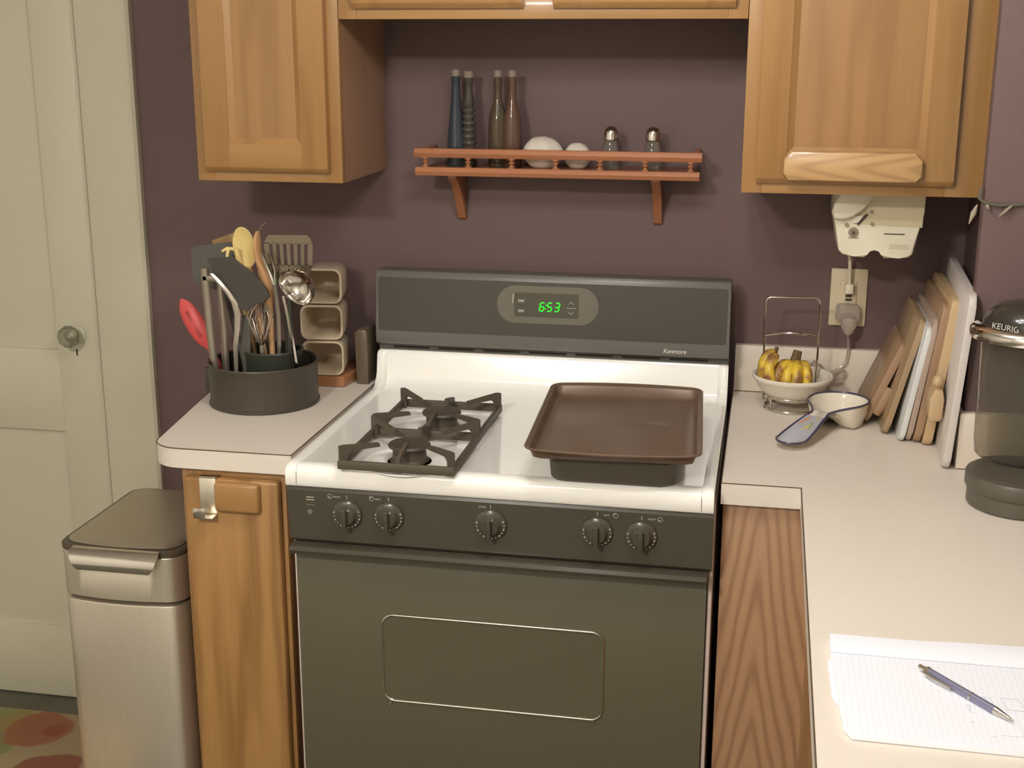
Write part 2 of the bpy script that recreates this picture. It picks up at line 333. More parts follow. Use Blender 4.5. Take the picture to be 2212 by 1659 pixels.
# casing
mb = MB(); mb.prism([(-1.088, -.001), (-1.088, -.014), (-1.080, -.018), (-.975, -.021), (-.962, -.021), (-.955, -.016), (-.955, -.001)], 'z', 0, 2.12)
struct('trim_1', mb, 'door_paint', 'cream door casing')
mb = MB(); mb.prism([(DX0-.004, -.001), (DX0-.004, -.014), (DX0-.012, -.018), (DX0-.137, -.021), (DX0-.137, -.001)], 'z', 0, 2.12); struct('trim_2', mb, 'door_paint')
mb = MB(); mb.box(DX0-.004, -1.088, -.021, -.001, 2.034, 2.12); struct('trim_3', mb, 'door_paint')
struct('door_gap_blocker', MB().box(DX0-.01, DX1+.01, .044, .06, 0, 2.04), 'gap', 'unseen dark sheet added behind the door to blacken its gap')  # added sheet, keeps background light out of the door gap
rug = obj('rug', MB().box(-.55, .085, -.55, .43, 0, .012, .004), 'rug'); rug.location = (-1.03, -.52, 0)
tag(rug, 'cream rug with orange flowers and green leaves on the floor', 'rug')

# ------------------------------------------------------------------ lamps (above and behind the view)
LX, LY, LZ = 0.22, -1.2, 2.0
pl = thing('pendant_lamp', 'four-bulb pendant lamp hanging from the ceiling in front of the stove', 'lamp', (LX, LY, CEIL))
obj('canopy', MB().lathe([(.0, 0), (.06, 0), (.06, -.015), (.02, -.03), (0, -.03)], (LX, LY, CEIL)), 'steel_dark', pl)
obj('stem', MB().tube([(LX, LY, CEIL-.02), (LX, LY, LZ+.08)], .008), 'steel_dark', pl)
for k in range(4):
    a = PI/4+k*PI/2; bx, by = LX+.13*math.cos(a), LY+.13*math.sin(a)
    arm = obj('arm', MB().tube([(LX, LY, LZ+.09), ((LX+bx)/2, (LY+by)/2, LZ+.11), (bx, by, LZ+.08), (bx, by, LZ+.03)], .006), 'steel_dark', pl)
    obj('bulb', MB().ell((bx, by, LZ), .032, .032, .034, 14, 8), 'bulb', arm)
fl = thing('fill_lamp', 'round flush ceiling lamp, unseen, added to brighten the room', 'lamp', (-.5, -3.2, CEIL))  # added lamp behind the camera, lights the upright fronts
obj('base_ring', MB().lathe([(0, 0), (.19, 0), (.19, -.02), (.17, -.025), (0, -.025)], (-.5, -3.2, CEIL)), 'steel_dark', fl)
obj('diffuser', MB().lathe([(.165, -.02), (.165, -.04), (.12, -.08), (.05, -.095), (0, -.097)], (-.5, -3.2, CEIL)), 'fill', fl)

# ------------------------------------------------------------------ wall cabinets
CZ = 1.3715
def cab_door(parent, x0, x1, z0, z1, yb, stile=.052, rail=.056, th=.019, matv='oak_v', math_='oak_h', matp='oak_panel', name='door'):
    """frame-and-panel door; yb = plane of the cabinet face, the door stands out towards -y"""
    yf = yb-th
    def under(xa, xb, ztop, m, nm, par):
        # piece whose lower edge carries the undercut finger bevel
        b = MB(); b.prism([(yb-.001, z0+.001), (yb-.008, z0+.001), (yf+.001, z0+.010), (yf, z0+.012), (yf, ztop), (yb-.001, ztop)], 'x', xa, xb); return obj(nm, b, m, par)
    d = under(x0, x0+stile, z1, matv, name, parent)
    under(x1-stile, x1, z1, matv, 'stile', d)
    under(x0+stile, x1-stile, z0+rail, math_, 'rail', d)
    obj('rail', MB().box(x0+stile, x1-stile, yf, yb-.001, z1-rail, z1), math_, d)
    # bevelled moulding around the panel and the recessed panel
    xa, xb, za, zb = x0+stile, x1-stile, z0+rail, z1-rail
    k = .012; b = MB()
    ring0 = [(xa-.001, yf+.001, za-.001), (xb+.001, yf+.001, za-.001), (xb+.001, yf+.001, zb+.001), (xa-.001, yf+.001, zb+.001)]
    ring1 = [(xa+k, yf+.009, za+k), (xb-k, yf+.009, za+k), (xb-k, yf+.009, zb-k), (xa+k, yf+.009, zb-k)]
    ring2 = [(p[0], yf+.013, p[2]) for p in ring1]
    b.loft([ring0, ring1, ring2], True, False); obj('moulding', b, matv, d, 20)
    obj('panel', MB().box(xa+.004, xb-.004, yf+.0095, yf+.014, za+.004, zb-.004), matp, d)
    return d
def wall_cabinet(label, x0, x1, z0, z1, doors, dep=.305, mid=None, fr=.036):
    t = thing('wall_cabinet', label, 'cabinet', ((x0+x1)/2, 0, z0), 'oak wall cabinets')
    yb = -dep
    pieces('side_panel', [(x0, x0+.012, yb+.019, -.002, z0, z1), (x1-.012, x1, yb+.019, -.002, z0, z1)], 'oak_side', t)
    pieces('bottom_board', [(x0+.012, x1-.012, yb+.019, -.002, z0+.012, z0+.024)], 'oak_side', t); pieces('top_board', [(x0+.012, x1-.012, yb+.019, -.002, z1-.012, z1)], 'oak_side', t); pieces('back_board', [(x0+.012, x1-.012, -.008, -.002, z0+.024, z1-.012)], 'oak_side', t)
    f = .036
    pieces('frame_stile', [(x0, x0+f, yb, yb+.019, z0, z1), (x1-fr, x1, yb, yb+.019, z0, z1)]+([(mid[0], mid[1], yb, yb+.019, z0+f, z1-f)] if mid else []), 'oak_v', t, .001)
    pieces('frame_rail', [(x0+f, x1-fr, yb, yb+.019, z0, z0+f), (x0+f, x1-fr, yb, yb+.019, z1-f, z1)], 'oak_h', t, .001)
    ds = [cab_door(t, a, c, z0+.018, z1-.018, yb) for a, c in doors]
    return t, ds
CTOP = 2.13
wall_cabinet('oak wall cabinet above the utensil pan, nearest the cream door', -.682, -.380, CZ, CTOP, [(-.657, -.404)])
tR, dR = wall_cabinet('oak wall cabinet with a pale pull bar above the can opener', .391, .838, CZ, CTOP, [(.418, .764)], fr=.086)
b = MB(); b.prism([(.465, 1.410), (.475, 1.399), (.698, 1.399), (.708, 1.410), (.708, 1.438), (.694, 1.452), (.479, 1.452), (.465, 1.438)], 'y', -.346, -.3245, .006, 2)
obj('pull_bar', b, 'oak_pull', dR[0])['label'] = 'pale oak pull bar with clipped corners'
wall_cabinet('short two-door oak wall cabinet high above the stove', -.379, .390, 1.682, CTOP, [(-.347, -.020), (.037, .368)], mid=(-.034, .05))

# ------------------------------------------------------------------ base cabinets and worktops
KH = .877
t = thing('base_cabinet', 'narrow oak base cabinet with a steel hook, left of the stove', 'cabinet', (-.5, -.3, 0), 'oak base cabinets')
BX0, BX1, BY = -.607, -.404, -.600
pieces('side_panel', [(BX0, BX0+.014, BY, -.003, .0, KH-.001), (BX1-.014, BX1, BY, -.003, .0, KH-.001)], 'oak_side', t); pieces('bottom_board', [(BX0+.014, BX1-.014, BY, -.003, .1, .115)], 'oak_side', t); pieces('back_board', [(BX0+.014, BX1-.014, -.02, -.003, .115, KH-.001)], 'oak_side', t)
pieces('frame_stile', [(BX0, BX0+.022, BY-.02, BY, .10, KH-.001), (BX1-.022, BX1, BY-.02, BY, .10, KH-.001)], 'oak_base', t, .001)
obj('frame_rail', MB().box(BX0+.022, BX1-.022, BY-.02, BY, KH-.03, KH-.001, .001), 'oak_h', t)
obj('toe_board', MB().box(BX0+.014, BX1-.014, BY+.05, BY+.065, .0, .10), 'gap', t)
d = obj('door', MB().box(BX0+.012, BX1-.008, BY-.041, BY-.0205, .12, .862, .005, 3), 'oak_base', t)
b = MB(); b.box(-.530, -.444, BY-.058, BY-.0405, .804, .860, .006, 3)
obj('pull_bar', b, 'oak_h', d)
# over-door hook
h = thing('door_hook', 'stainless steel over-door hook on the base cabinet door', 'hook', (-.548, BY-.044, .79))
yh = BY-.0415
pieces('strap', [(-.563, -.531, yh-.0025, yh, .795, .8634)], 'steel', h, .0004); pieces('top_bend', [(-.563, -.531, yh-.0025, BY-.0207, .8635, .866)], 'chrome', h, .0004)
b = MB(); b.box(-.563, -.531, yh-.024, yh-.002, .792, .7945, .0004); obj('hook_shelf', b, 'steel', h)
b = MB(); b.box(-.568, -.545, yh-.0255, yh-.0235, .792, .812, .0004); obj('hook_tip', b, 'chrome', h)

def worktop(name, label, poly, z1=.915, th=.038, bev=.002, seams=()):
    t = thing(name, label, 'countertop', (sum(p[0] for p in poly)/len(poly), sum(p[1] for p in poly)/len(poly), z1-th))
    obj('slab', MB().prism(poly, 'z', z1-th, z1, .0), 'laminate', t)
    for sm in seams: obj('edge_seam', MB().tube(sm, .0011, 6), 'seam', t)
    return t
pl_ = [(-.3855, -.003), (-.3855, -.635), (-.592, -.635)]
for i in range(1, 9):
    a = math.radians(-90-i*8.7); pl_.append((-.605+.062*math.cos(a)-.003, -.573+.062*math.sin(a)))
pl_ += [(-.745, -.003)]
cl = worktop('countertop', 'small beige countertop with a rounded corner, left of the stove', pl_, seams=[[(-.3855, -.02, .9148), (-.3855, -.635, .9148), (-.592, -.635, .9148)]+[(x, y, .9148) for x, y in pl_[3:]]])
XC = .5207
pr = [(.3875, -.003), (AX-.002, -.003), (AX-.002, AY-.002), (JX-.002, AY-.002), (JX-.002, JY-.002), (1.22, JY-.002), (1.22, -1.9), (XC, -1.9), (XC, -.635), (.3875, -.635)]
cr_ = worktop('countertop', 'long beige corner countertop carrying the boards, notepad and coffee maker', pr, seams=[[(.3875, -.02, .9148), (.3875, -.635, .9148), (XC, -.635, .9148), (XC, -1.899, .9148)]])
sp = thing('backsplash', 'low beige backsplash strip along the wall behind the fruit bowl', 'backsplash', (.6, 0, .915))
obj('back_strip', MB().box(.3885, .8185, -.022, -.001, .9155, 1.0165, .001), 'splash', sp)
obj('side_strip', MB().box(.819, AX-.001, AY-.001, -.001, .9155, 1.0165, .001), 'splash', sp)
sp2 = thing('backsplash', 'short beige backsplash strip behind the coffee maker', 'backsplash', (1.0, JY, .9155))
obj('end_strip', MB().box(.789, JX-.001, JY, AY, .9156, 1.0166, .001), 'splash', sp2)
obj('front_strip', MB().box(.7885, 1.22, -.4795, JY-.001, .9157, 1.0168, .0015), 'splash', sp2)
pieces('joint_line', [(.39, .818, -.0222, -.0205, .9152, .9170)], 'seam', sp); pieces('joint_line', [(.79, 1.22, -.4797, -.478, .9152, .9165)], 'seam', sp2)
t = thing('base_cabinet', 'oak corner base cabinet with cathedral grain panel, right of the stove', 'cabinet', (.6, -.6, 0), 'oak base cabinets')
obj('front_panel', MB().box(.3915, .70, -.6205, -.6, .0, KH-.001, .001), 'oak_cath', t)
pieces('side_panel', [(.3915, .406, -.6, -.003, 0, KH-.001), (.56, 1.2, -1.88, -1.865, 0, KH-.001)], 'oak_side', t)
pieces('run_front', [(.545, .56, -1.88, -.6, .1, KH-.001)], 'oak_base', t); pieces('back_board', [(1.2, 1.215, -1.88, JY-.01, 0, KH-.001)], 'oak_side', t); pieces('toe_board', [(.575, .59, -1.865, -.6, 0, .1)], 'gap', t)

# ------------------------------------------------------------------ gas range
g = thing('gas_range', 'white and black gas range with a green clock display', 'stove', (0, -.35, 0))
SX = .378; ZT = .915
pieces('side_panel', [(-SX-.001, -SX+.006, -.655, -.03, .02, .872), (SX-.006, SX+.002, -.655, -.03, .02, .872)], 'enamel_side', g, .002); pieces('back_panel', [(-SX+.02, SX-.02, -.05, -.03, .02, .872)], 'enamel_side', g); pieces('floor_panel', [(-SX+.02, SX-.02, -.6, -.05, .02, .04)], 'enamel_side', g)
# cooktop: shallow dished top with raised rim, front apron and a raised back
prof = [(-.684, .876), (-.6865, .880), (-.6865, .903), (-.682, .9105), (-.672, .9145), (-.655, .914), (-.645, .9115), (-.16, .9115), (-.135, .914), (-.12, .922), (-.113, .935), (-.108, .985), (-.104, .991), (-.096, .991), (-.096, .876)]
b = MB(); b.prism(prof, 'x', -SX+.020, SX-.020)
sp_ = [(-.684, .876), (-.6865, .880), (-.6865, .903), (-.682, .9105), (-.672, .9155), (-.655, .9165), (-.645, .9165), (-.16, .9165), (-.145, .919), (-.13, .930), (-.120, .945), (-.112, .985), (-.106, .991), (-.096, .991), (-.096, .876)]
for s in (-1, 1):
    out = [(s*SX, y, z-.003 if z > .9 else z) for y, z in sp_]; o2 = [(s*(SX-.004), y, z) for y, z in sp_]; i1 = [(s*(SX-.014), y, z) for y, z in sp_]; i2 = [(s*(SX-.021), y, z) for y, z in prof]
    b.loft([out, o2, i1, i2], True, True)
top = obj('cooktop', b, 'enamel', g, 40)
# burners
for bx, by, vis in ((-.168, -.615, 1), (-.162, -.400, 1)):
    bn = obj('burner_base', MB().lathe([(0, 0), (.034, 0), (.036, .003), (.031, .008), (.030, .024), (.034, .028), (0, .028)], (bx, by, .912), 28), 'burner', g)
    obj('burner_cap', MB().lathe([(0, .028), (.037, .028), (.0385, .031), (.0365, .034), (.012, .0355), (0, .0355)], (bx, by, .912), 28), 'burner', bn)
    if vis:
        obj('burner_well', MB().lathe([(.085, .0), (.084, .0012), (.081, .0016), (.078, .0008), (.04, .0006), (.04, .0)], (bx, by, .9115), 40), 'enamel', top)
        obj('igniter', MB().tube([(bx+.012, by+.042, .912), (bx+.012, by+.042, .935)], .0025, 6), 'white_ceramic', bn)
# control panel, slightly sloped
b = MB(); b.prism([(-.645, .875), (-.679, .875), (-.683, .868), (-.674, .772), (-.668, .766), (-.645, .766)], 'x', -SX, SX)
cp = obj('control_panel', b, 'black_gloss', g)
nslope = Vector((0, -.0957, -.0090)).normalized()
def on_panel(x, z, off=0.0):
    t_ = (.868-z)/(.868-.772); return Vector((x, -.683+.009*t_, z))+Vector((0, -1, -.09)).normalized()*off
PX = Vector((1, 0, 0)); PY = Vector((0, -.0936, .9956)).normalized(); PZ = PX.cross(PY)
def panel_mat(x, z, off=0.0):
    o = on_panel(x, z, off); return Matrix(((PX.x, PY.x, PZ.x, o.x), (PX.y, PY.y, PZ.y, o.y), (PX.z, PY.z, PZ.z, o.z), (0, 0, 0, 1)))
for ki, (kx, kz) in enumerate(((-.266, .828), (-.189, .829), (-.005, .828), (.182, .829), (.258, .827))):
    km = panel_mat(kx, kz, .0005)
    R_ = .0268 if ki != 2 else .0280
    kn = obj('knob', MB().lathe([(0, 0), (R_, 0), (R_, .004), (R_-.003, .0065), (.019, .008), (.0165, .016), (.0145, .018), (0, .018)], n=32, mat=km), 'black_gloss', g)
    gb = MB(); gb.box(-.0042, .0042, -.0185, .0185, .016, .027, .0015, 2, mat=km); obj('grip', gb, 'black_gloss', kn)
    tk = MB()
    for q in range(13):
        a = math.radians(-200+q*17.5+10); c_, s_ = math.cos(a), math.sin(a)
        tm = km @ Matrix.Rotation(a, 4, 'Z') @ Matrix.Translation((R_-.0035, 0, .0063))
        tk.box(-.0013, .0013, -.0010 if q % 2 else -.002, .0010 if q % 2 else .002, -.0006, .0006, mat=tm)
    obj('dial_mark', tk, 'mark', kn)
    text_mesh('OFF', .0052, 'mark', kn, 'off_lettering', km @ Vector((-.0062, .0205, .0068)), PX, PY)
    # index line and burner symbol printed on the panel
    lm = MB(); lm.box(-.0006, .0006, .029, .036, -.0002, .0004, mat=km); obj('index_line', lm, 'mark', cp)
    sgn = -1 if ki < 2 else 1
    if ki == 2:
        text_mesh('OVEN', .0050, 'mark', cp, 'knob_lettering', km @ Vector((-.0215, .0300, .0002)), PX, PY)
    else:
        text_mesh(('FRONT', 'REAR', '', 'REAR', 'FRONT')[ki], .0042, 'mark', cp, 'knob_lettering', km @ Vector((-.0245 if sgn < 0 else .0105, .0300, .0002)), PX, PY)
        sy = MB(); cxs = -.031 if sgn < 0 else .031
        pts = [km @ Vector((cxs+.0042*math.cos(2*PI*i/14), .032+.0042*math.sin(2*PI*i/14), .0003)) for i in range(14)]
        sy.tube(pts, .0005, 5, True)
        dq = (1 if ki in (1, 3) else -1); sy.ell(km @ Vector((cxs-.0015, .032+dq*.0015, .0003)), .0014, .0006, .0014, 8, 6)
        obj('burner_symbol', sy, 'mark', cp)
mp_ = panel_mat(-.3345, .845, .0003)
mk = MB(); mk.box(-.007, .007, .0095, .0115, 0, .0004, mat=mp_); mk.box(-.007, .007, .0045, .0065, 0, .0004, mat=mp_); obj('panel_print', mk, 'mark', cp)
mk = MB(); mk.box(-.008, .008, -.005, -.0035, 0, .0004, mat=mp_); mk.lathe([(0, 0), (.0048, 0), (.0048, .0004), (0, .0004)], n=16, mat=mp_ @ Matrix.Translation((-.002, -.018, 0))); obj('panel_print', mk, 'mark_dim', cp)
# oven door with full-width lip handle
b = MB(); b.prism([(-.645, .262), (-.662, .262), (-.664, .268), (-.664, .742), (-.660, .750), (-.645, .750)], 'x', -SX+.006, SX-.007)
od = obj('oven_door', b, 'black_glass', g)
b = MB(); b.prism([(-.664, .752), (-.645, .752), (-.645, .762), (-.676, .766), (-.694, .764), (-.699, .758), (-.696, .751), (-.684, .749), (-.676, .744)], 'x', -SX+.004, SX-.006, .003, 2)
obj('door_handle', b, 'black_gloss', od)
b = MB(); b.box(-SX+.006, SX-.02, -.6652, -.6638, .7405, .7425); obj('handle_line', b, 'mark_dim', od)
wr = rrect(-.212, .195, .4605, .632, .022, 8)
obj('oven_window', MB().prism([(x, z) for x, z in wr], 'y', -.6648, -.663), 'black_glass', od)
obj('window_trim', MB().tube([(x, -.6652, z) for x, z in wr], .0021, 8, True), 'chrome', od)
for fx, dx in ((-.197, -.003), (.180, .001)):
    obj('trim_tab', MB().tube([(fx, -.6655, .4605), (fx+dx, -.667, .451)], .0014, 6), 'chrome', od)
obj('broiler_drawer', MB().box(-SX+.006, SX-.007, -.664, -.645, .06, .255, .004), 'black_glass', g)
b = MB(); b.box(-SX+.03, SX-.03, -.62, -.60, .0, .06); obj('toe_panel', b, 'gap', g)
# backguard
b = MB(); b.prism([(-.028, .90), (-.095, .90), (-.095, 1.003), (-.118, 1.008), (-.122, 1.012), (-.121, 1.033), (-.112, 1.158), (-.106, 1.166), (-.06, 1.166), (-.028, 1.150)], 'x', -SX+.001, SX-.001, .002)
bg = obj('backguard', b, 'bg_frame', g)
b = MB(); b.prism([(x, z) for x, z in rrect(-.371, .371, 1.038, 1.153, .006, 4)], 'y', -.0010, .0008)
bmat = Matrix.Translation((0, -.1213, 1.033)) @ Matrix.Rotation(math.atan2(-.009, .125), 4, 'X') @ Matrix.Translation((0, 0, -1.033))
def bgp(x, z, off=0.0): return bmat @ Vector((x, -off, z))
BY_ = (bmat.to_3x3() @ Vector((0, 0, 1)))
b2 = MB(); b2.prism([(x, z) for x, z in rrect(-.371, .371, 1.038, 1.153, .006, 4)], 'y', -.0012, .0006, mat=bmat); b.bm.free()
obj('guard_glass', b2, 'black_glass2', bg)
obj('display_bezel', MB().prism([(x, z) for x, z in rrect(-.110, .106, 1.066, 1.145, .0390, 10)], 'y', -.0026, -.0010, .0006, 1, mat=bmat), 'bezel', bg)
obj('display_window', MB().prism([(x, z) for x, z in rrect(-.073, .064, 1.080, 1.131, .003, 3)], 'y', -.0032, -.0024, mat=bmat), 'disp', bg)
# seven segment digits
def digit(segs, x, z, wd, hh, sl=.18, th=.0024):
    m = MB()
    def pt(u, v): return (x+u*wd+sl*v*hh, z+v*hh)
    S_ = {'a': ((.12, 1), (.88, 1)), 'g': ((.12, .5), (.88, .5)), 'd': ((.12, 0), (.88, 0)), 'f': ((0, .56), (0, .94)), 'b': ((1, .56), (1, .94)), 'e': ((0, .06), (0, .44)), 'c': ((1, .06), (1, .44))}
    for q in segs:
        p0, p1 = pt(*S_[q][0]), pt(*S_[q][1])
        a, c = bgp(p0[0], p0[1], .0036), bgp(p1[0], p1[1], .0036); m.tube([a, c], th/2, 6)
    return m
for segs, x in (('acdefg', -.0195), ('acdfg', -.0035), ('abcdg', .0125)):
    obj('digit', digit(segs, x, 1.0935, .0090, .0175), 'green', bg)
m = MB(); m.ell(bgp(-.0062, 1.0985, .0036), .0012, .0008, .0012, 8, 6); m.ell(bgp(-.0046, 1.1060, .0036), .0012, .0008, .0012, 8, 6); obj('colon', m, 'green', bg)
for z in (1.113, 1.092):
    obj('button', MB().box(-.066, -.050, -.0042, -.003, z-.0045, z+.0045, .0006, 1, mat=bmat), 'bezel', bg)
    obj('button_print', MB().box(-.0635, -.0525, -.0045, -.0041, z-.001, z+.002, mat=bmat), 'mark', bg)
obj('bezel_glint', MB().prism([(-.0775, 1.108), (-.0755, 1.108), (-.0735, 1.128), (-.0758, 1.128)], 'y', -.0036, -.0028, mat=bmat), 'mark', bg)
for z, s in ((1.112, 1), (1.091, -1)):
    m = MB(); m.tube([bgp(.042, z-s*.003, .0036), bgp(.048, z+s*.003, .0036), bgp(.054, z-s*.003, .0036)], .0008, 5); obj('arrow_button', m, 'mark', bg)
m = MB(); m.tube([bgp(.038, 1.1015, .0036), bgp(.058, 1.1015, .0036)], .0007, 5); obj('arrow_divider', m, 'mark', bg)
m = MB(); m.tube([bgp(.0645, 1.105, .0034), bgp(.066, 1.118, .0034)], .0007, 5); m.tube([bgp(-.064, 1.1285, .0034), bgp(-.052, 1.1285, .0034)], .0006, 5); m.tube([bgp(.02, 1.0785, .003), bgp(.058, 1.0785, .003)], .0006, 5); obj('bezel_print', m, 'mark_dim', bg)
text_mesh('Kenmore', .0135, 'mark_bright', bg, 'brand_lettering', (.2425, -.1228, 1.0155), (1, 0, 0), (0, .07, .997), .0004, 0.25, 0.92)
m = MB()
for q in range(7): m.box(-.345+q*.1, -.265+q*.1, -.0962, -.094, .9945, .9985)
obj('vent_slot', m, 'gap', bg)

# left grate: one casting over both left burners
def grate(name, label, x0, x1, y0, y1):
    t = thing(name, label, 'burner grate', ((x0+x1)/2, (y0+y1)/2, .9165))
    b = MB(); zb0, zb1 = .9170, .9310; w_ = .0085
    for y in (y0, (y0+y1)/2, y1): b.box(x0, x1, y-w_/2, y+w_/2, zb0, zb1+.002, .002)
    for x in (x0, x1): b.box(x-w_/2, x+w_/2, y0-w_/2, y1+w_/2, zb0, zb1+.001, .002)
    obj('frame', b, 'iron', t)
    ym = (y0+y1)/2; zt = .957
    for ya, yb in ((y0, ym), (ym, y1)):
        cx, cy = (x0+x1)/2, (ya+yb)/2
        ins = .004
        for px, py in ((x0, ya+ins), (x1, ya+ins), (x0, yb-ins), (x1, yb-ins)):
            # finger: a post at the corner with an arm pointing to the burner
            d = Vector((cx-px, cy-py, 0)); d.normalize(); P0 = Vector((px, py, 0))
            def q(r, z): return P0+d*r+Vector((0, 0, z))
            n_ = Vector((-d.y, d.x, 0))*.0038
            prof_ = [q(-.002, zb0), q(-.002, zt), q(.006, zt+.001), q(.075, zt-.006), q(.077, zt-.013), q(.020, zt-.011), q(.0125, zt-.018), q(.011, zb0)]
            f = MB(); f.loft([[p-n_ for p in prof_], [p+n_ for p in prof_]], True, True); obj('finger', f, 'iron', t)
        for yy, sg in ((ya, 1), (yb, -1)):
            pr_ = [(yy, zb0), (yy, zb1+.010), (yy+sg*.006, zb1+.013), (yy+sg*.05, zt-.004), (yy+sg*.058, zt-.004), (yy+sg*.058, zt-.012), (yy+sg*.02, zb1+.001), (yy+sg*.016, zb0)]
            f = MB(); f.prism(pr_, 'x', cx-.0036+.004, cx+.0036+.004); obj('finger', f, 'iron', t)
    return t
grate('burner_grate', 'dark iron grate over the two left burners of the stove', -.272, -.070, -.695, -.285)

# ------------------------------------------------------------------ pans on the right burners
def bowed(x0, x1, y0, y1, bow, r, n=10):
    """rounded rectangle whose short front and back ends bow outwards"""
    P = []
    for cx, cy, a in ((x1-r, y1-r, 0), (x0+r, y1-r, 90), (x0+r, y0+r, 180), (x1-r, y0+r, 270)):
        for i in range(n+1):
            t = math.radians(a+90*i/n); P.append((cx+r*math.cos(t), cy+r*math.sin(t)))
    # insert extra points along the ends
    out = []; xm, hw = (x0+x1)/2, (x1-x0)/2
    for i, p in enumerate(P):
        out.append(p); q = P[(i+1) % len(P)]
        if abs(p[1]-q[1]) < 1e-6 and abs(p[0]-q[0]) > .05:
            for k in range(1, 12): out.append((p[0]+(q[0]-p[0])*k/12, p[1]))
    return [(x, y+(bow if y > (y0+y1)/2 else -bow)*(1-((x-xm)/hw)**2)) for x, y in out]
rp = thing('roasting_pan', 'dark rectangular roasting pan under the baking sheet', 'pan', (.2, -.48, .9125))
b = MB(); rings = []
for (ins, z) in ((.012, .9125), (.006, .9145), (.002, .920), (-.001, .955), (-.003, .9575), (-.001, .9585), (.004, .957), (.008, .925), (.014, .922)):
    rings.append([(x, y, z) for x, y in bowed(.095+ins, .311-ins, -.682+ins, -.33-ins, .0, .022, 6)])
b.loft(rings); obj('shell', b, 'pan_dark', rp)
b = MB(); b.tube([(.13, -.3285, .952), (.15, -.315, .955), (.25, -.315, .955), (.27, -.3285, .952)], .004); obj('handle', b, 'pan_dark', rp)
bs = thing('baking_sheet', 'worn brown rimmed baking sheet laid over the right burners', 'baking sheet', (.195, -.49, .959))
b = MB(); rings = []
for (ins, z, bow) in ((.026, .9597, .0), (.020, .9600, .0), (.013, .9640, .003), (.008, .978, .008), (.001, .9815, .016), (-.0005, .9805, .017), (-.001, .9825, .017), (.001, .9840, .016), (.008, .9805, .009), (.014, .9660, .003), (.020, .9624, .0), (.03, .9618, 0)):
    rings.append([(x, y, z) for x, y in bowed(.050+ins, .347-ins, -.702+ins, -.268-ins, bow, .022-min(ins, .012), 6)])
# slight turn on the stove
bs_rot = Matrix.Translation((.196, -.499, 0)) @ Matrix.Rotation(.05, 4, 'Z') @ Matrix.Translation((-.198, .488, 0))
b.loft(rings, True, True, bs_rot); sh = obj('sheet', b, 'pan_brown', bs)
obj('worn_patch', MB().lathe([(0, 0), (.028, 0), (.024, .0004), (0, .0004)], (.262, -.455, .9616), 24, None, 1.0, .5), pm('scuffed patch', (122, 100, 84), .5, noise=.3, scale=90), bs)

# ------------------------------------------------------------------ gallery shelf
sh = thing('spice_shelf', 'reddish wooden gallery shelf with turned spindles on the purple wall', 'shelf', (.01, 0, 1.37))
X0, X1, YS = -.276, .298, -.125
def mould(y, z0, z1): return [(y+.016, z0), (y+.002, z0), (y, z0+.003), (y-.003, (z0+z1)/2), (y, z1-.003), (y+.002, z1), (y+.016, z1)]
obj('board', MB().box(X0+.004, X1-.004, YS+.004, -.0015, 1.3725, 1.3865, .001), 'shelf_wood', sh)
obj('board_edge', MB().prism(mould(YS, 1.3715, 1.3885), 'x', X0-.006, X1+.006), 'shelf_wood', sh)
rl = MB(); rl.prism(mould(YS, 1.4085, 1.4270), 'x', X0-.008, X1+.010); obj('gallery_rail', rl, 'shelf_wood', sh)
for x in (X0-.002, X1-.012):
    obj('side_rail', MB().box(x, x+.014, YS+.016, -.0015, 1.4095, 1.426, .002), 'shelf_wood', sh)
for k in range(7):
    x = X0+.014+k*(X1-X0-.026)/6
    obj('spindle', MB().lathe([(0, 0), (.0075, 0), (.0075, .003), (.004, .005), (.0035, .007), (.0068, .011), (.0035, .015), (.004, .017), (.0075, .0175), (.0075, .0205), (0, .0205)], (x, YS+.008, 1.3882), 14), 'shelf_wood_v', sh)
for x in (-.210, .2145):
    pr_ = [(-.002, 1.3718), (-.100, 1.3718), (-.100, 1.364), (-.088, 1.358), (-.070, 1.349), (-.055, 1.333), (-.040, 1.318), (-.030, 1.300), (-.020, 1.285), (-.012, 1.270), (-.002, 1.266)]
    obj('bracket', MB().prism(pr_, 'x', x-.009, x+.009, .0015), 'shelf_wood_v', sh)
# bottles: label, x, profile, material, segments
ZB = 1.3870
def bottle(label, x, prof, mat, n=20, cork=.011, sx=1.0):
    t = thing('bottle', label, 'bottle', (x, -.062, ZB), 'corked bottles on the shelf')
    obj('glass_body', MB().lathe(prof, (x, -.062, ZB), n), mat, t, 50)
    h_ = prof[-1][1]
    obj('cork', MB().lathe([(0, -.008), (.006, -.008), (.0063, 0), (cork*.85, .001), (cork*.9, .011), (cork*.75, .0145), (0, .0145)], (x, -.062, ZB+h_), 16), 'cork', t)
bottle('dark blue tapering corked bottle, leftmost on the shelf', -.2085, [(0, 0), (.0205, 0), (.021, .004), (.019, .05), (.014, .10), (.0095, .145), (.0085, .176), (.0095, .178), (.0095, .183)], 'glass_blue')
pr_ = [(0, 0), (.0165, 0)]
for k in range(9): z = .006+k*.0135; r_ = .0180-.0006*k; pr_ += [(r_-.003, z-.0035), (r_, z), (r_, z+.004), (r_-.004, z+.0075)]
pr_ += [(.0125, .13), (.0085, .150), (.008, .172), (.0095, .174), (.0095, .180)]
bottle('ribbed dark glass corked bottle, second from the left on the shelf', -.181, pr_, 'glass_dark', 24, .012)
bottle('slim olive brown corked bottle, third from the left on the shelf', -.119, [(0, 0), (.019, 0), (.020, .004), (.020, .085), (.018, .105), (.009, .135), (.0075, .165), (.0085, .168), (.0085, .182)], 'glass_olive')
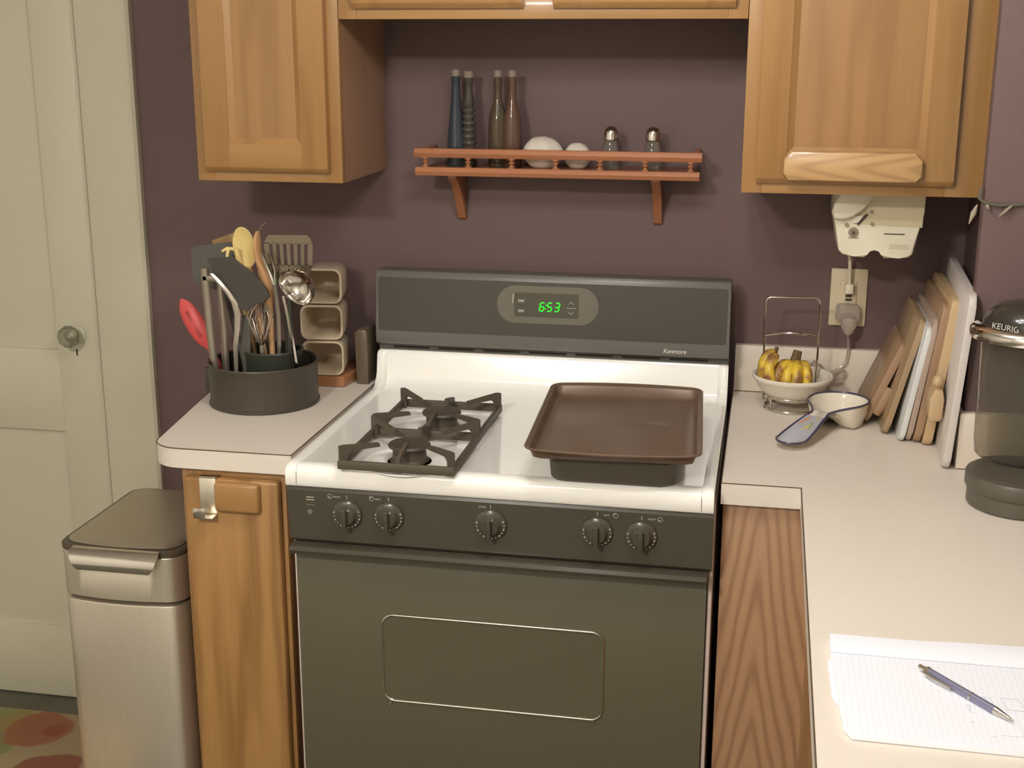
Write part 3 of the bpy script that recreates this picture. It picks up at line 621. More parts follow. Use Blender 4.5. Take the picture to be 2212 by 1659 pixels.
bottle('slim reddish brown corked bottle, rightmost of the four on the shelf', -.0885, [(0, 0), (.019, 0), (.020, .004), (.019, .085), (.017, .108), (.009, .135), (.0075, .165), (.0085, .168), (.0085, .182)], 'glass_red')
def garlic(label, x, r, h, lobes, seed):
    rnd = random.Random(seed); n = 40; rings = []
    for i in range(13):
        t_ = i/12; z = h*t_
        rr = r*(math.sin(PI*(.12+.80*t_))**.7)*(1 if t_ < .93 else .8)
        if i == 12: rr = .004
        rings.append([(x+rr*(1+.10*abs(math.cos(lobes*a/2+seed)))*math.cos(a)*.95, -.068+rr*(1+.10*abs(math.cos(lobes*a/2+seed)))*math.sin(a)*.8, ZB+z+(.004*math.cos(a-2) if .3 < t_ < 1 else 0)) for a in [2*PI*k/n for k in range(n)]])
    b = MB(); b.loft(rings); o = obj('garlic_bulb', b, 'garlic', None, 60)
    tag(o, label, 'garlic', 'white bulbs on the shelf')
garlic('large white lumpy bulb on the shelf beside the red-brown bottle', -.022, .042, .064, 5, .4)
garlic('small white lumpy bulb on the shelf, left of the shakers', .051, .028, .052, 5, 1.3)
for x, lb in ((.1185, 'chrome topped glass shaker, left of the pair on the shelf'), (.2045, 'chrome topped glass shaker, rightmost item on the shelf')):
    t = thing('glass_shaker', lb, 'shaker', (x, -.065, ZB), 'glass shakers on the shelf')
    obj('glass_body', MB().lathe([(0, 0), (.016, 0), (.019, .004), (.019, .03), (.016, .046), (.013, .056), (.013, .060), (0, .060)], (x, -.065, ZB), 24), 'glass', t)
    obj('cap', MB().lathe([(.0135, .058), (.0155, .060), (.0155, .068), (.0150, .076), (.0115, .083), (.006, .0865), (0, .0875)], (x, -.065, ZB), 24), 'chrome', t)

# ------------------------------------------------------------------ waste bin
tb = thing('waste_bin', 'tall brushed steel waste bin with a chrome touch bar', 'bin', (-.8, -.34, 0))
def bin_ring(ins, z, bow=.016):
    x0, x1, y0, y1 = -.942+ins, -.674-ins, -.515+ins, -.172-ins; r = .03; P = []
    for cx, cy, a in ((x1-r, y1-r, 0), (x0+r, y1-r, 90), (x0+r, y0+r, 180), (x1-r, y0+r, 270)):
        for i in range(7):
            t = math.radians(a+15*i); P.append([cx+r*math.cos(t), cy+r*math.sin(t)])
    out = []; xm, hw = (x0+x1)/2, (x1-x0)/2
    for i, p in enumerate(P):
        out.append(p); q = P[(i+1) % len(P)]
        if abs(p[1]-q[1]) < 1e-6 and abs(p[0]-q[0]) > .05:
            for k in range(1, 12): out.append([p[0]+(q[0]-p[0])*k/12, p[1]])
    return [(x, y-(bow*(1-((x-xm)/hw)**2) if y < (y0+y1)/2 else 0), z) for x, y in out]
def ringloft(spec): b = MB(); b.loft([bin_ring(i, z) for i, z in spec]); return b
obj('base', ringloft([(.004, .0), (.002, .002), (.002, .02), (.004, .022)]), 'dark_rubber', tb)
obj('body', ringloft([(.004, .022), (.0, .024), (.0, .534), (.001, .538), (.004, .539)]), 'steel', tb)
obj('seam_band', ringloft([(.006, .538), (.006, .547)]), 'dark_rubber', tb)
lid = obj('lid_collar', ringloft([(.004, .546), (.0, .548), (.0, .640), (.002, .643)]), 'steel', tb)
obj('lid_rim', ringloft([(.001, .642), (-.001, .645), (-.001, .653), (.003, .657)]), 'dark_rubber', lid)
obj('lid_plate', ringloft([(.012, .656), (.010, .659), (.014, .662), (.03, .6632)]), 'steel_lid', lid)
b = MB(); rings = []
for u, hw, zc in ((0, .093, .658), (.3, .096, .654), (.6, .092, .640), (.85, .086, .626), (1.0, .078, .617)):
    y = -.530-.020*math.sin(u*PI*.62); rings.append([(-.806-hw*1.0, y+.004, zc), (-.806-hw, y, zc-.001), (-.806+hw, y, zc-.001), (-.806+hw*1.0, y+.004, zc)])
r0 = rings
b.loft(r0, True, True); obj('touch_bar', b, 'chrome', tb, 60)

# ------------------------------------------------------------------ utensils in the round pan
UX, UY = -.568, -.295
t = thing('round_pan', 'black round springform-like pan holding the utensils on the left countertop', 'pan', (UX, UY, .9155))
obj('shell', MB().lathe([(0, 0), (.111, 0), (.1135, .002), (.1135, .006), (.111, .008), (.1115, .084), (.1135, .087), (.1125, .090), (.109, .088), (.1085, .006), (0, .005)], (UX, UY, .9155), 56), 'pan_black', t)
b = MB(); b.box(UX-.122, UX-.112, UY-.02, UY+.004, .935, .985, .002); obj('clasp', b, 'pan_black', t)
t = thing('utensil_crock', 'dark green crock standing inside the round black pan', 'crock', (UX+.02, UY+.005, .921))
obj('wall', MB().lathe([(0, 0), (.058, 0), (.060, .003), (.062, .100), (.064, .106), (.062, .109), (.058, .106), (.056, .006), (0, .006)], (UX+.02, UY+.005, .9208), 40), 'crock', t)
G = 'utensils in the round pan'
def V(*a): return Vector(a)
def flat(points, n, th):
    """thick plate from 3D outline points, thickness th along n"""
    b = MB(); n = Vector(n).normalized()*th/2; b.loft([[Vector(p)-n for p in points], [Vector(p)+n for p in points]]); return b
def oval(c, ru, rv, u, v, n=24): return [Vector(c)+Vector(u)*ru*math.cos(2*PI*i/n)+Vector(v)*rv*math.sin(2*PI*i/n) for i in range(n)]
# red spoon
t = thing('red_spoon', 'red silicone slotted spoon leaning left out of the pan', 'spoon', (-.635, -.30, .922), G)
u = V(.063, -.01, -.105).normalized(); nrm = V(.1, -1, .05); v = nrm.cross(u).normalized()
b = MB(); c = V(-.712, -.30, 1.075); rings = []
for k in range(9):
    q = -1+2*k/8; wv = .021*math.sqrt(max(0.02, 1-q*q)); cc = c+u*q*.058; dp = .010*(1-q*q)
    rings.append([cc+v*wv*math.cos(a)+nrm.normalized()*(-dp*math.sin(a) if math.sin(a) < 0 else -dp*.5*math.sin(a)-.0) for a in [2*PI*i/14 for i in range(14)]])
b.loft(rings); hd = obj('head', b, 'red', t)
obj('slot', MB().tube([c-u*.03-nrm.normalized()*-.006, c+u*.03-nrm.normalized()*-.006], .004, 8), pm('dark red slot', (160, 46, 44), .5), hd)
obj('handle', MB().tube([c+u*.05, V(-.660, -.30, .985), V(-.635, -.298, .924)], .0055), 'red', t)
# steel tongs
t = thing('tongs', 'brushed steel tongs standing upright at the left of the pan', 'tongs', (-.655, -.33, .923), G)
for k, (x0, x1, y) in enumerate(((-.668, -.655, -.335), (-.646, -.640, -.315))):
    b = MB(); rings = []
    for z, xx, hw in ((.925, x1, .006), (.99, x1-.003, .008), (1.07, x0+.004, .0085), (1.198 if k == 0 else 1.178, x0, .0095 if k == 0 else .006)):
        rings.append([(xx-hw, y, z), (xx-hw*.4, y-.004, z), (xx+hw*.4, y-.004, z), (xx+hw, y, z), (xx+hw, y+.0015, z), (xx-hw, y+.0015, z)])
    b.loft(rings); obj('arm', b, 'steel_dark', t, 60)
b = MB(); b.box(-.674, -.640, -.339, -.311, 1.172, 1.184, .002); obj('hinge', b, 'steel_dark', t)
# dark grey turner, left
t = thing('grey_turner', 'wide dark grey nylon turner, left among the utensils', 'turner', (-.60, -.275, .93), G)
pts = [(-.722, -.275, 1.222), (-.716, -.273, 1.232), (-.640, -.268, 1.242), (-.622, -.268, 1.232), (-.612, -.268, 1.205), (-.632, -.272, 1.165), (-.655, -.275, 1.140), (-.712, -.277, 1.150), (-.720, -.277, 1.17)]
obj('blade', flat(pts, (.1, -1, .1), .004), 'grey_nylon', t)
obj('handle', MB().tube([(-.655, -.272, 1.15), (-.632, -.275, 1.05), (-.600, -.28, .93)], .006), 'grey_nylon', t)
# wooden spatula corner behind
t = thing('wooden_spatula', 'olive brown wooden spatula half hidden behind the grey turner', 'spatula', (-.585, -.25, .93), G)
pts = [(-.690, -.240, 1.240), (-.628, -.238, 1.262), (-.618, -.238, 1.250), (-.610, -.240, 1.215), (-.640, -.240, 1.180), (-.675, -.241, 1.200)]
obj('blade', flat(pts, (.1, -1, .1), .005), 'olive_wood', t)
obj('handle', MB().tube([(-.635, -.240, 1.19), (-.605, -.26, 1.05), (-.585, -.275, .93)], .006), 'olive_wood', t)
# cream spoon
def spoon(name, label, c, ru, rv, tilt, y, handle, mat, hmat, loc, dep=.009):
    t = thing(name, label, 'spoon', loc, G); c = V(c[0], y, c[1])
    v = V(math.sin(tilt), 0, math.cos(tilt)); u = V(math.cos(tilt), 0, -math.sin(tilt)); n = V(.08, -1, .12).normalized()
    rings = []
    for f, d in ((1, .0), (1.0, .002), (.96, .003), (.7, -.001), (.4, -.003), (.02, -.004)): rings.append([p+n*d for p in oval(c, ru*f, rv*f, u, v)])
    back = []
    for f, d in ((.02, -.010), (.5, -.0085), (.85, -.005), (1, 0)): back.append([p+n*d for p in oval(c, ru*f, rv*f, u, v)])
    b = MB(); b.loft(back+rings[1:], True, True); obj('bowl', b, mat, t, 50)
    obj('handle', MB().tube(handle, [.006]*(len(handle)-1)+[.0065]), hmat, t)
    return t
spoon('cream_spoon', 'round cream plastic spoon standing tallest among the utensils', (-.594, 1.237), .0245, .0425, -.16, -.30, [(-.588, -.297, 1.20), (-.572, -.292, 1.08), (-.56, -.29, .93)], 'cream_plastic', 'tool_wood', (-.56, -.29, .93))
# wooden spoon seen edge-on
t = thing('wooden_spoon', 'wooden spoon seen edge-on beside the cream spoon', 'spoon', (-.545, -.30, .93), G)
b = MB(); rings = []
for z, x, hx, hy in ((1.272, -.563, .003, .006), (1.262, -.564, .0045, .016), (1.235, -.564, .005, .02), (1.21, -.560, .007, .018), (1.19, -.553, .0125, .012), (1.17, -.549, .0145, .009), (1.15, -.546, .0125, .008), (1.11, -.543, .006, .006)):
    rings.append([(x+hx*math.cos(a), -.305+hy*math.sin(a), z) for a in [2*PI*i/12 for i in range(12)]])
b.loft(rings); obj('bowl', b, 'tool_wood', t, 60)
obj('handle', MB().tube([(-.543, -.305, 1.12), (-.545, -.30, .93)], .006), 'tool_wood', t)
# slotted steel turner
t = thing('slotted_turner', 'slotted steel turner at the right of the utensils', 'turner', (-.515, -.305, .93), G)
def tw(x, z): return V(x+.007, -.31+.10*(1.268-z)*.2, z)
zt, zb = 1.268, 1.192
b = MB()
xs = [-.555, -.541, -.526, -.511, -.496, -.481, -.466, -.452]
def quad(p, th=.0018):
    n = V(0, -1, 0)*th/2; b.loft([[q-n for q in p], [q+n for q in p]])
quad([tw(-.552, 1.256), tw(-.546, 1.266), tw(-.464, 1.268), tw(-.457, 1.262), tw(-.452, 1.250), tw(-.556, 1.248)])
for k in range(7):
    if k < 7: quad([tw(xs[k]+.0035-(.004 if k == 0 else 0), 1.251), tw(xs[k+1]-.0035+(.004 if k == 6 else 0), 1.251), tw((xs[k+1]+.504)*.93-.504-.0035+(.004 if k == 6 else 0), 1.203), tw((xs[k]+.504)*.93-.504+.0035-(.004 if k == 0 else 0), 1.203)])
quad([tw(-.553, 1.206), tw(-.454, 1.206), tw(-.462, 1.19), tw(-.492, 1.172), tw(-.515, 1.165), tw(-.535, 1.175), tw(-.548, 1.192)])
obj('blade', b, 'steel_turner', t, 30)
obj('handle', MB().tube([(-.512, -.292, 1.172), (-.510, -.290, 1.13), (-.508, -.290, 1.12)], .004), 'steel_dark', t)
obj('grip', MB().tube([(-.509, -.290, 1.135), (-.508, -.290, 1.125), (-.510, -.292, 1.03), (-.518, -.30, .932)], [.006, .0095, .0095, .008]), 'black_plastic', t)
# short-tined serving fork in front of the turner
t = thing('serving_fork', 'small steel serving fork in front of the slotted turner', 'fork', (-.53, -.315, .93), G)
b = MB()
for dx in (-.008, .009): b.tube([(-.539+dx, -.328, 1.232), (-.535+dx*.9, -.324, 1.215), (-.530+dx*.7, -.322, 1.196), (-.525, -.322, 1.168)], [.0025, .003, .0035, .005], 8)
obj('tines', b, 'chrome', t)
obj('shaft', MB().tube([(-.525, -.322, 1.172), (-.522, -.316, 1.10), (-.528, -.312, .932)], .0045), 'steel_dark', t)
# ladle
t = thing('soup_ladle', 'shiny steel ladle hanging its bowl over the stacked jars', 'ladle', (-.49, -.32, .93), G)
c = V(-.468, -.357, 1.169); b = MB(); pr_ = []
for k in range(9): a = PI/2*k/8; pr_.append((.041*math.cos(a), -.034*math.sin(a)))
pr2 = [(r*.95, z*.95+.0005) for r, z in pr_[::-1]]
b.lathe(pr_[::-1]+[(.0415, .001)]+[(.0395, .001)]+pr2[::-1], (0, 0, 0), 28, Matrix.Translation(c) @ Matrix.Rotation(math.radians(118), 4, 'X') @ Matrix.Rotation(math.radians(-20), 4, 'Y'))
bm_ = b; obj('bowl', bm_, 'chrome', t, 70)
obj('handle', MB().tube([(-.499, -.345, 1.150), (-.494, -.346, 1.13), (-.484, -.340, 1.05), (-.481, -.330, .985), (-.482, -.332, .924)], [.003, .0035, .0032, .0035, .004]), 'chrome', t)
# black angled scraper with bent steel handle
t = thing('black_scraper', 'broad black scraper slanting across the utensils on a bent pale steel handle', 'scraper', (-.60, -.35, .93), G)
pts = [(-.652, -.352, 1.222), (-.600, -.350, 1.226), (-.560, -.350, 1.196), (-.530, -.351, 1.165), (-.524, -.352, 1.150), (-.535, -.354, 1.138), (-.556, -.355, 1.132), (-.572, -.356, 1.118), (-.588, -.357, 1.124), (-.604, -.356, 1.150), (-.640, -.354, 1.190)]
obj('blade', flat(pts, (.05, -1, .25), .007), 'black_plastic', t)
b = MB(); rings = []
for (x, z, w_) in ((-.640, 1.194, .004), (-.628, 1.180, .0065), (-.610, 1.158, .0065), (-.597, 1.136, .0065), (-.592, 1.112, .0065), (-.596, 1.080, .0055), (-.603, 1.045, .0048), (-.607, .99, .0045), (-.600, .932, .0045)):
    rings.append([(x-w_, -.366+.02*(1.19-z)/.2, z), (x, -.3695+.02*(1.19-z)/.2, z), (x+w_, -.366+.02*(1.19-z)/.2, z), (x, -.3635+.02*(1.19-z)/.2, z)])
b.loft(rings); obj('handle', b, pm('pale satin steel', (206, 196, 180), .3, .7), t, 60)
# grey paddle beside the bent handle
t = thing('grey_spreader', 'narrow grey nylon spreader behind the bent handle', 'spreader', (-.585, -.335, .93), G)
b = MB(); b.prism([(-.600, 1.04), (-.594, .945), (-.582, .945), (-.578, 1.04), (-.574, 1.105), (-.592, 1.105)], 'y', -.336, -.332, .0015); obj('blade', b, 'grey_nylon', t)
# wire whisk
t = thing('wire_whisk', 'small wire whisk in the middle of the pan', 'whisk', (-.552, -.335, .93), G)
b = MB()
for k in range(6):
    a = k*PI/6; cx, cy = -.552, -.338; pts = []
    for i in range(17):
        q = -1+2*i/16; r_ = .0255*math.sin(PI*(i/16))**.55*(1 if i not in (0, 16) else .1); zz = 1.135-.090*abs(q)**1.6
        s_ = -1 if q < 0 else 1; r_ = .027*min(1, (1-(abs(q))**3.0)+.12)*min(1, abs(q)*2.2)
        pts.append((cx+s_*r_*math.cos(a), cy+s_*r_*math.sin(a)*.9, zz))
    b.tube(pts, .0010, 5)
obj('wires', b, 'chrome', t)
obj('handle', MB().tube([(-.552, -.338, 1.055), (-.552, -.336, 1.03), (-.553, -.33, .932)], [.004, .006, .007]), 'steel_dark', t)
# cream pasta hook
t = thing('cream_fork', 'cream plastic server with hooked tines behind the black scraper', 'server', (-.60, -.315, .93), G)
b = MB(); b.tube([(-.610, -.318, 1.236), (-.622, -.322, 1.238), (-.632, -.326, 1.232)], [.004, .0035, .003], 8); b.tube([(-.620, -.322, 1.236), (-.620, -.330, 1.222), (-.618, -.334, 1.206)], [.004, .003, .0022], 8)
obj('tines', b, 'cream_plastic', t)
obj('handle', MB().tube([(-.606, -.316, 1.238), (-.600, -.314, 1.20), (-.592, -.31, 1.08), (-.597, -.312, .932)], .0055), 'cream_plastic', t)
# thin curved wire at the very back
t = obj('hooked_wire', MB().tube([(-.560, -.27, .932), (-.572, -.268, 1.20), (-.576, -.266, 1.262), (-.570, -.265, 1.276), (-.560, -.264, 1.284)], .0016, 6), 'steel_dark')
tag(t, 'thin bent metal wire tip behind the cream spoon', 'wire', G)

# ------------------------------------------------------------------ stacked jars on a wooden stand
t = thing('jar_stand', 'orange wooden stand under the stacked stoneware jars', 'stand', (-.48, -.11, .9155))
obj('plank', MB().prism([(-.545, -.16), (-.440, -.160), (-.428, -.07), (-.428, -.02), (-.545, -.02)], 'z', .9157, .938, .002), 'stand_wood', t)
for k, zc in enumerate((.9775, 1.0565, 1.1355)):
    t = thing('stoneware_jar', ('pale square-mouthed stoneware jar, bottom of the stack on the wooden stand', 'pale square-mouthed stoneware jar, middle of the stack', 'pale square-mouthed stoneware jar, top of the stack behind the ladle')[k], 'jar', (-.485, -.1, zc-.0385), 'stacked stoneware jars')
    def jr(hw, hh, r): return rrect(-hw, hw, -hh, hh, r, 5)
    rot = Matrix.Translation((-.487, -.158, zc)) @ Matrix.Rotation(math.radians(8), 4, 'Z')
    spec = [(.020, .0245, .012, .115), (.030, .030, .018, .120), (.040, .0345, .02, .105), (.0455, .0375, .021, .05), (.0465, .0382, .018, .004), (.0455, .0375, .017, .0), (.0420, .0340, .015, .0), (.0395, .0315, .014, .006), (.0385, .031, .018, .05), (.033, .028, .018, .095), (.02, .02, .012, .108)]
    b = MB(); b.loft([[(x, d, z) for x, z in jr(hw, hh, r)] for hw, hh, r, d in spec], True, True, rot)
    obj('shell', b, 'jar', t, 50)
t = obj('smoky_block', MB().prism([(-.423, .9158), (-.396, .9158), (-.396, 1.030), (-.400, 1.036), (-.419, 1.036), (-.425, 1.028)], 'y', -.125, -.055, .003), 'smoke')
tag(t, 'narrow smoky grey upright block between the jars and the stove', 'block')

# ------------------------------------------------------------------ outlet, can opener, cords
t = thing('wall_outlet', 'ivory wall outlet plate below the can opener', 'outlet', (.6155, 0, 1.125))
obj('plate', MB().box(.578, .653, -.007, -.0005, 1.064, 1.186, .003), 'outlet', t)
rc = obj('receptacle', MB().box(.599, .632, -.0095, -.0065, 1.090, 1.160, .001), 'outlet', t)
for z in (1.129, 1.121): obj('reset_button', MB().box(.609, .622, -.0115, -.009, z-.0025, z+.0025, .0005), 'slot', rc)
obj('ground_hole', MB().ell((.6155, -.0095, 1.112), .0025, .001, .0025, 10, 6), 'slot', rc)
t = thing('can_opener', 'cream under-cabinet can opener with a lever and gear', 'can opener', (.645, -.15, 1.25))
outl = [(.578, 1.256), (.586, 1.2475), (.605, 1.2445), (.6275, 1.2425), (.6285, 1.250), (.634, 1.2585), (.645, 1.2620), (.656, 1.2585), (.6615, 1.250), (.6625, 1.2425), (.69, 1.2430), (.708, 1.2450), (.715, 1.251), (.731, 1.330), (.733, 1.370), (.566, 1.370), (.566, 1.32)]
obj('housing', MB().prism(outl, 'y', -.215, -.055, .004, 2), 'opener', t)
b = MB(); b.prism([(.568, 1.3705), (.731, 1.3705), (.729, 1.303), (.62, 1.307), (.572, 1.33)], 'y', -.2165, -.2140, .0005, 1); obj('upper_cover', b, pm('opener cover', (206, 192, 158), .4), t)
lv = MB(); lv.prism([(.572, 1.3690), (.640, 1.3700), (.628, 1.352), (.618, 1.336), (.600, 1.322), (.578, 1.316), (.566, 1.318), (.560, 1.330), (.564, 1.345)], 'y', -.236, -.2170, .006, 3)
lo = obj('lever', lv, 'opener', t)
obj('gear_ring', MB().lathe([(0, 0), (.0095, 0), (.0095, .003), (.007, .004), (.0068, .002), (.004, .002), (.004, .005), (0, .005)], n=24, mat=Matrix.Translation((.6035, -.215, 1.291)) @ Matrix.Rotation(PI/2, 4, 'X')), 'opener_shade', t)
obj('gear_hub', MB().lathe([(0, 0), (.003, 0), (.003, .006), (0, .006)], n=12, mat=Matrix.Translation((.6035, -.215, 1.291)) @ Matrix.Rotation(PI/2, 4, 'X')), 'slot', t)
obj('cutter_arm', MB().tube([(.610, -.219, 1.306), (.627, -.221, 1.327)], .0022, 6), 'slot', t)
for x, z in ((.634, 1.331), (.637, 1.308), (.590, 1.305)): obj('guide_pin', MB().tube([(x, -.215, z), (x, -.221, z)], .0035, 8), 'opener_shade', t)
obj('magnet_bracket', MB().prism([(.600, 1.322), (.622, 1.325), (.612, 1.310), (.601, 1.308)], 'y', -.220, -.2155, .001, 1), 'white_ceramic', t)
obj('slot', MB().box(.660, .698, -.2160, -.2148, 1.2885, 1.2905), 'slot', t)
b = MB()
for k in range(3): b.box(.671, .707, -.2160, -.2149, 1.2615+k*.0035, 1.2625+k*.0035)
obj('faint_lettering', b, pm('faint print', (190, 178, 150), .5), t)
obj('rest_line', MB().box(.594, .614, -.2165, -.2149, 1.2795, 1.281), 'opener_shade', t)
t = thing('power_cord', 'ivory power cord from the can opener to the outlet', 'cord', (.611, -.02, 1.14))
obj('cable', MB().tube([(.602, -.1, 1.26), (.604, -.075, 1.235), (.612, -.035, 1.21), (.614, -.028, 1.18), (.6145, -.028, 1.158)], .0036, 8), 'cord', t)
obj('plug', MB().box(.6065, .6235, -.034, -.0098, 1.137, 1.158, .003), 'cord', t)
t = thing('clear_adapter', 'clear plastic plug-in adapter at the bottom of the outlet', 'adapter', (.6155, -.03, 1.06))
obj('shell', MB().prism([(.592, 1.108), (.597, 1.114), (.634, 1.114), (.640, 1.108), (.641, 1.084), (.632, 1.078), (.600, 1.078), (.591, 1.085)], 'y', -.030, -.0098, .003), 'clear', t)
obj('plug_body', MB().lathe([(0, 0), (.010, 0), (.016, .006), (.017, .020), (.011, .032), (.006, .040), (0, .040)], n=18, mat=Matrix.Translation((.617, -.045, 1.094)) @ Matrix.Rotation(PI*.93, 4, 'X')), 'clear', t)
pts = []
for i in range(30): pass
cab = [(.617, -.042, 1.056), (.620, -.036, 1.03), (.621, -.030, 1.008), (.618, -.03, .990), (.600, -.035, .975), (.580, -.045, .968), (.560, -.05, .973), (.545, -.05, .985), (.552, -.045, .995), (.566, -.045, .985), (.578, -.045, .965), (.596, -.04, .955), (.612, -.04, .962), (.616, -.04, .975), (.604, -.045, .978), (.588, -.045, .968), (.58, -.045, .945), (.59, -.05, .9185)]
obj('clear_cable', MB().tube(cab, .0032, 6), 'clear', t)

# ------------------------------------------------------------------ fruit bowl, stand and bananas
FX, FY = .508, -.120
t = thing('banana_stand', 'chrome wire stand with a tall square hoop behind the fruit bowl', 'stand', (FX, FY, .9155))
obj('base_ring', MB().tube([(FX+.054*math.cos(a), FY-.012+.054*math.sin(a), .9185) for a in [2*PI*i/36 for i in range(36)]], .0028, 8, True), 'chrome', t)
obj('hoop', MB().tube([(.452, -.085, .9185), (.449, -.100, .99), (.447, -.118, 1.09), (.447, -.125, 1.130), (.450, -.126, 1.139), (.456, -.126, 1.1425), (.546, -.126, 1.1435), (.552, -.126, 1.140), (.555, -.125, 1.131), (.556, -.118, 1.09), (.556, -.100, .99), (.556, -.085, .9185)], .0022, 8), 'chrome', t)
obj('cross_wire', MB().tube([(.448+.108*i/10, -.112-.025*math.sin(PI*i/10), 1.0605+.012*math.sin(PI*i/10)) for i in range(11)], .0020, 8), 'chrome', t)
obj('cradle_ring', MB().tube([(FX+.058*math.cos(a), FY-.012+.058*math.sin(a), .945) for a in [2*PI*i/36 for i in range(36)]], .0022, 8, True), 'chrome', t)
for a in (.5, 2.64, 3.9, 5.5): obj('strut', MB().tube([(FX+.054*math.cos(a), FY-.012+.054*math.sin(a), .9185), (FX+.058*math.cos(a), FY-.012+.058*math.sin(a), .945)], .002, 6), 'chrome', t)
t = thing('fruit_bowl', 'white ceramic bowl with rolled rim holding bananas', 'bowl', (FX, FY-.012, .93))
obj('shell', MB().lathe([(0, 0), (.040, 0), (.044, .003), (.058, .0145), (.068, .026), (.0755, .040), (.079, .043), (.0815, .047), (.0815, .051), (.079, .053), (.0755, .051), (.070, .038), (.052, .014), (.035, .006), (0, .0055)], (FX, FY-.012, .9345), 48), 'white_ceramic', t)
def banana(parent, pts, rmax=.0135, tip=True):
    # smooth the control points with a quadratic blend
    P0, P1, P2 = [Vector(p) for p in pts]; N_ = 14; Q = []
    for i in range(N_+1): s_ = i/N_; Q.append(P0*(1-s_)**2+P1*2*s_*(1-s_)+P2*s_**2)
    rad = [rmax*min(1, .32+1.9*math.sin(PI*min(1, max(0, (i/N_)*.92+.04)))**.8*.62) for i in range(N_+1)]
    rad[-1] = rmax*.25
    o = obj('banana', MB().tube(Q, rad, 6), 'banana', parent, 70)
    obj('banana_end', MB().tube([Q[-1], Q[-1]+(Q[-1]-Q[-2])*.35], rmax*.26, 6), 'banana_tip', o); return o
t = thing('banana_bunch', 'pair of spotted bananas at the left side of the bowl', 'bananas', (.45, -.14, .95), 'bananas in the bowl')
banana(t, [(.468, -.140, 1.034), (.434, -.160, 1.010), (.466, -.150, .956)]); banana(t, [(.474, -.148, 1.028), (.446, -.182, 1.006), (.474, -.164, .956)], .0130)
obj('stem', MB().tube([(.470, -.142, 1.030), (.474, -.140, 1.043)], [.006, .0045], 6), 'banana_tip', t)
t = thing('banana_bunch', 'bunch of ripe bananas joined at a brown stem in the middle of the bowl', 'bananas', (.51, -.13, .95), 'bananas in the bowl')
for k, (mx, my, ex, ey, rr) in enumerate(((.466, -.176, .480, -.164, .0125), (.492, -.192, .494, -.176, .0120), (.517, -.192, .512, -.176, .0125), (.546, -.180, .530, -.165, .0118))):
    sx_ = .512+(k-1.5)*.007
    banana(t, [(sx_, -.138, 1.012), (mx, my, 1.006), (ex, ey, .950)], rr)
obj('stem', MB().tube([(.511, -.138, 1.008), (.513, -.134, 1.022), (.516, -.130, 1.035)], [.013, .0095, .0085], 8), 'banana_tip', t)

# ------------------------------------------------------------------ spoon rest
t = thing('spoon_rest', 'white ceramic spoon rest with blue rim and painted handle', 'spoon rest', (.59, -.25, .9155))
cx, cy = .6000, -.229; ax = V(-.5, -.866, 0)
dirh = V(-.47, -.883, 0).normalized()
# outline of the rim in plan: round bowl flowing into a paddle handle
def rest_z(d): return .965 if d < .10 else max(.931, .965-.034*(d-.10)/.15)
def rest_half(s):
    # s along the axis from the far side of the bowl (0) to the tip of the handle (1) -> half width
    Lb = .118
    d = s*.282
    if d < .10: return .0565*math.sqrt(max(0, 1-((d-.058)/.058)**2)) if d < .058 else .0565*math.sqrt(max(0, 1-((d-.058)/.075)**2))
    if d < .140: q = (d-.10)/.04; return .0468*(1-q)**1.5+.0165*(1-(1-q)**1.5)
    if d < .250: q = (d-.14)/.11; return .0165+.0115*math.sin(q*PI/2)
    q = (d-.250)/.032; return .028*math.sqrt(max(0, 1-q*q))
orig = V(cx, cy, 0)-dirh*.052; side = V(-dirh.y, dirh.x, 0)
NS = 44; lf, rg = [], []
for i in range(NS+1):
    s_ = (1-math.cos(PI*i/NS))/2; d = s_*.282; hw = rest_half(s_)
    zr = rest_z(d)
    p = orig+dirh*d; lf.append(V(p.x, p.y, zr)+side*hw); rg.append(V(p.x, p.y, zr)-side*hw)
loopp = lf+rg[-2:0:-1]
cen = orig+dirh*.055
def shrink(f, zf, cz):
    out = []
    for p in loopp:
        d = (V(p.x, p.y, 0)-orig).dot(dirh)
        a = orig+dirh*min(max(d, .03), .262)
        q = V(a.x, a.y, 0)+(V(p.x, p.y, 0)-V(a.x, a.y, 0))*f
        k_ = min(1, max(0, (d-.072)/.055)); k_ = k_*k_*(3-2*k_)
        depth = (p.z-.9158)*(1-k_)+.0035*k_
        out.append(V(q.x, q.y, p.z-depth*zf))
    return out
b = MB(); b.loft([shrink(.35, 1, 0), shrink(.72, 1, 0), shrink(.82, .94, 0), shrink(.93, .5, 0), shrink(1.0, .06, 0), shrink(1.0, 0, 0), shrink(.97, .02, 0), shrink(.90, .4, 0), shrink(.78, .80, 0), shrink(.66, .90, 0), shrink(.3, .90, 0)], True, True)
obj('shell', b, 'white_ceramic', t, 60)
obj('rim', MB().tube(loopp, .0021, 6, True), 'blue_rim', t)
hp = [p for p in loopp if (V(p.x, p.y, 0)-orig).dot(dirh) > .145]
ce = orig+dirh*.213
b = MB(); b.loft([[V(ce.x, ce.y, 0)+(V(p.x, p.y, 0)-V(ce.x, ce.y, 0))*.90+V(0, 0, p.z-.0008) for p in hp], [V(ce.x, ce.y, 0)+(V(p.x, p.y, 0)-V(ce.x, ce.y, 0))*.88+V(0, 0, p.z+.0006) for p in hp]])
hg = obj('handle_glaze', b, 'blue_glaze', t)
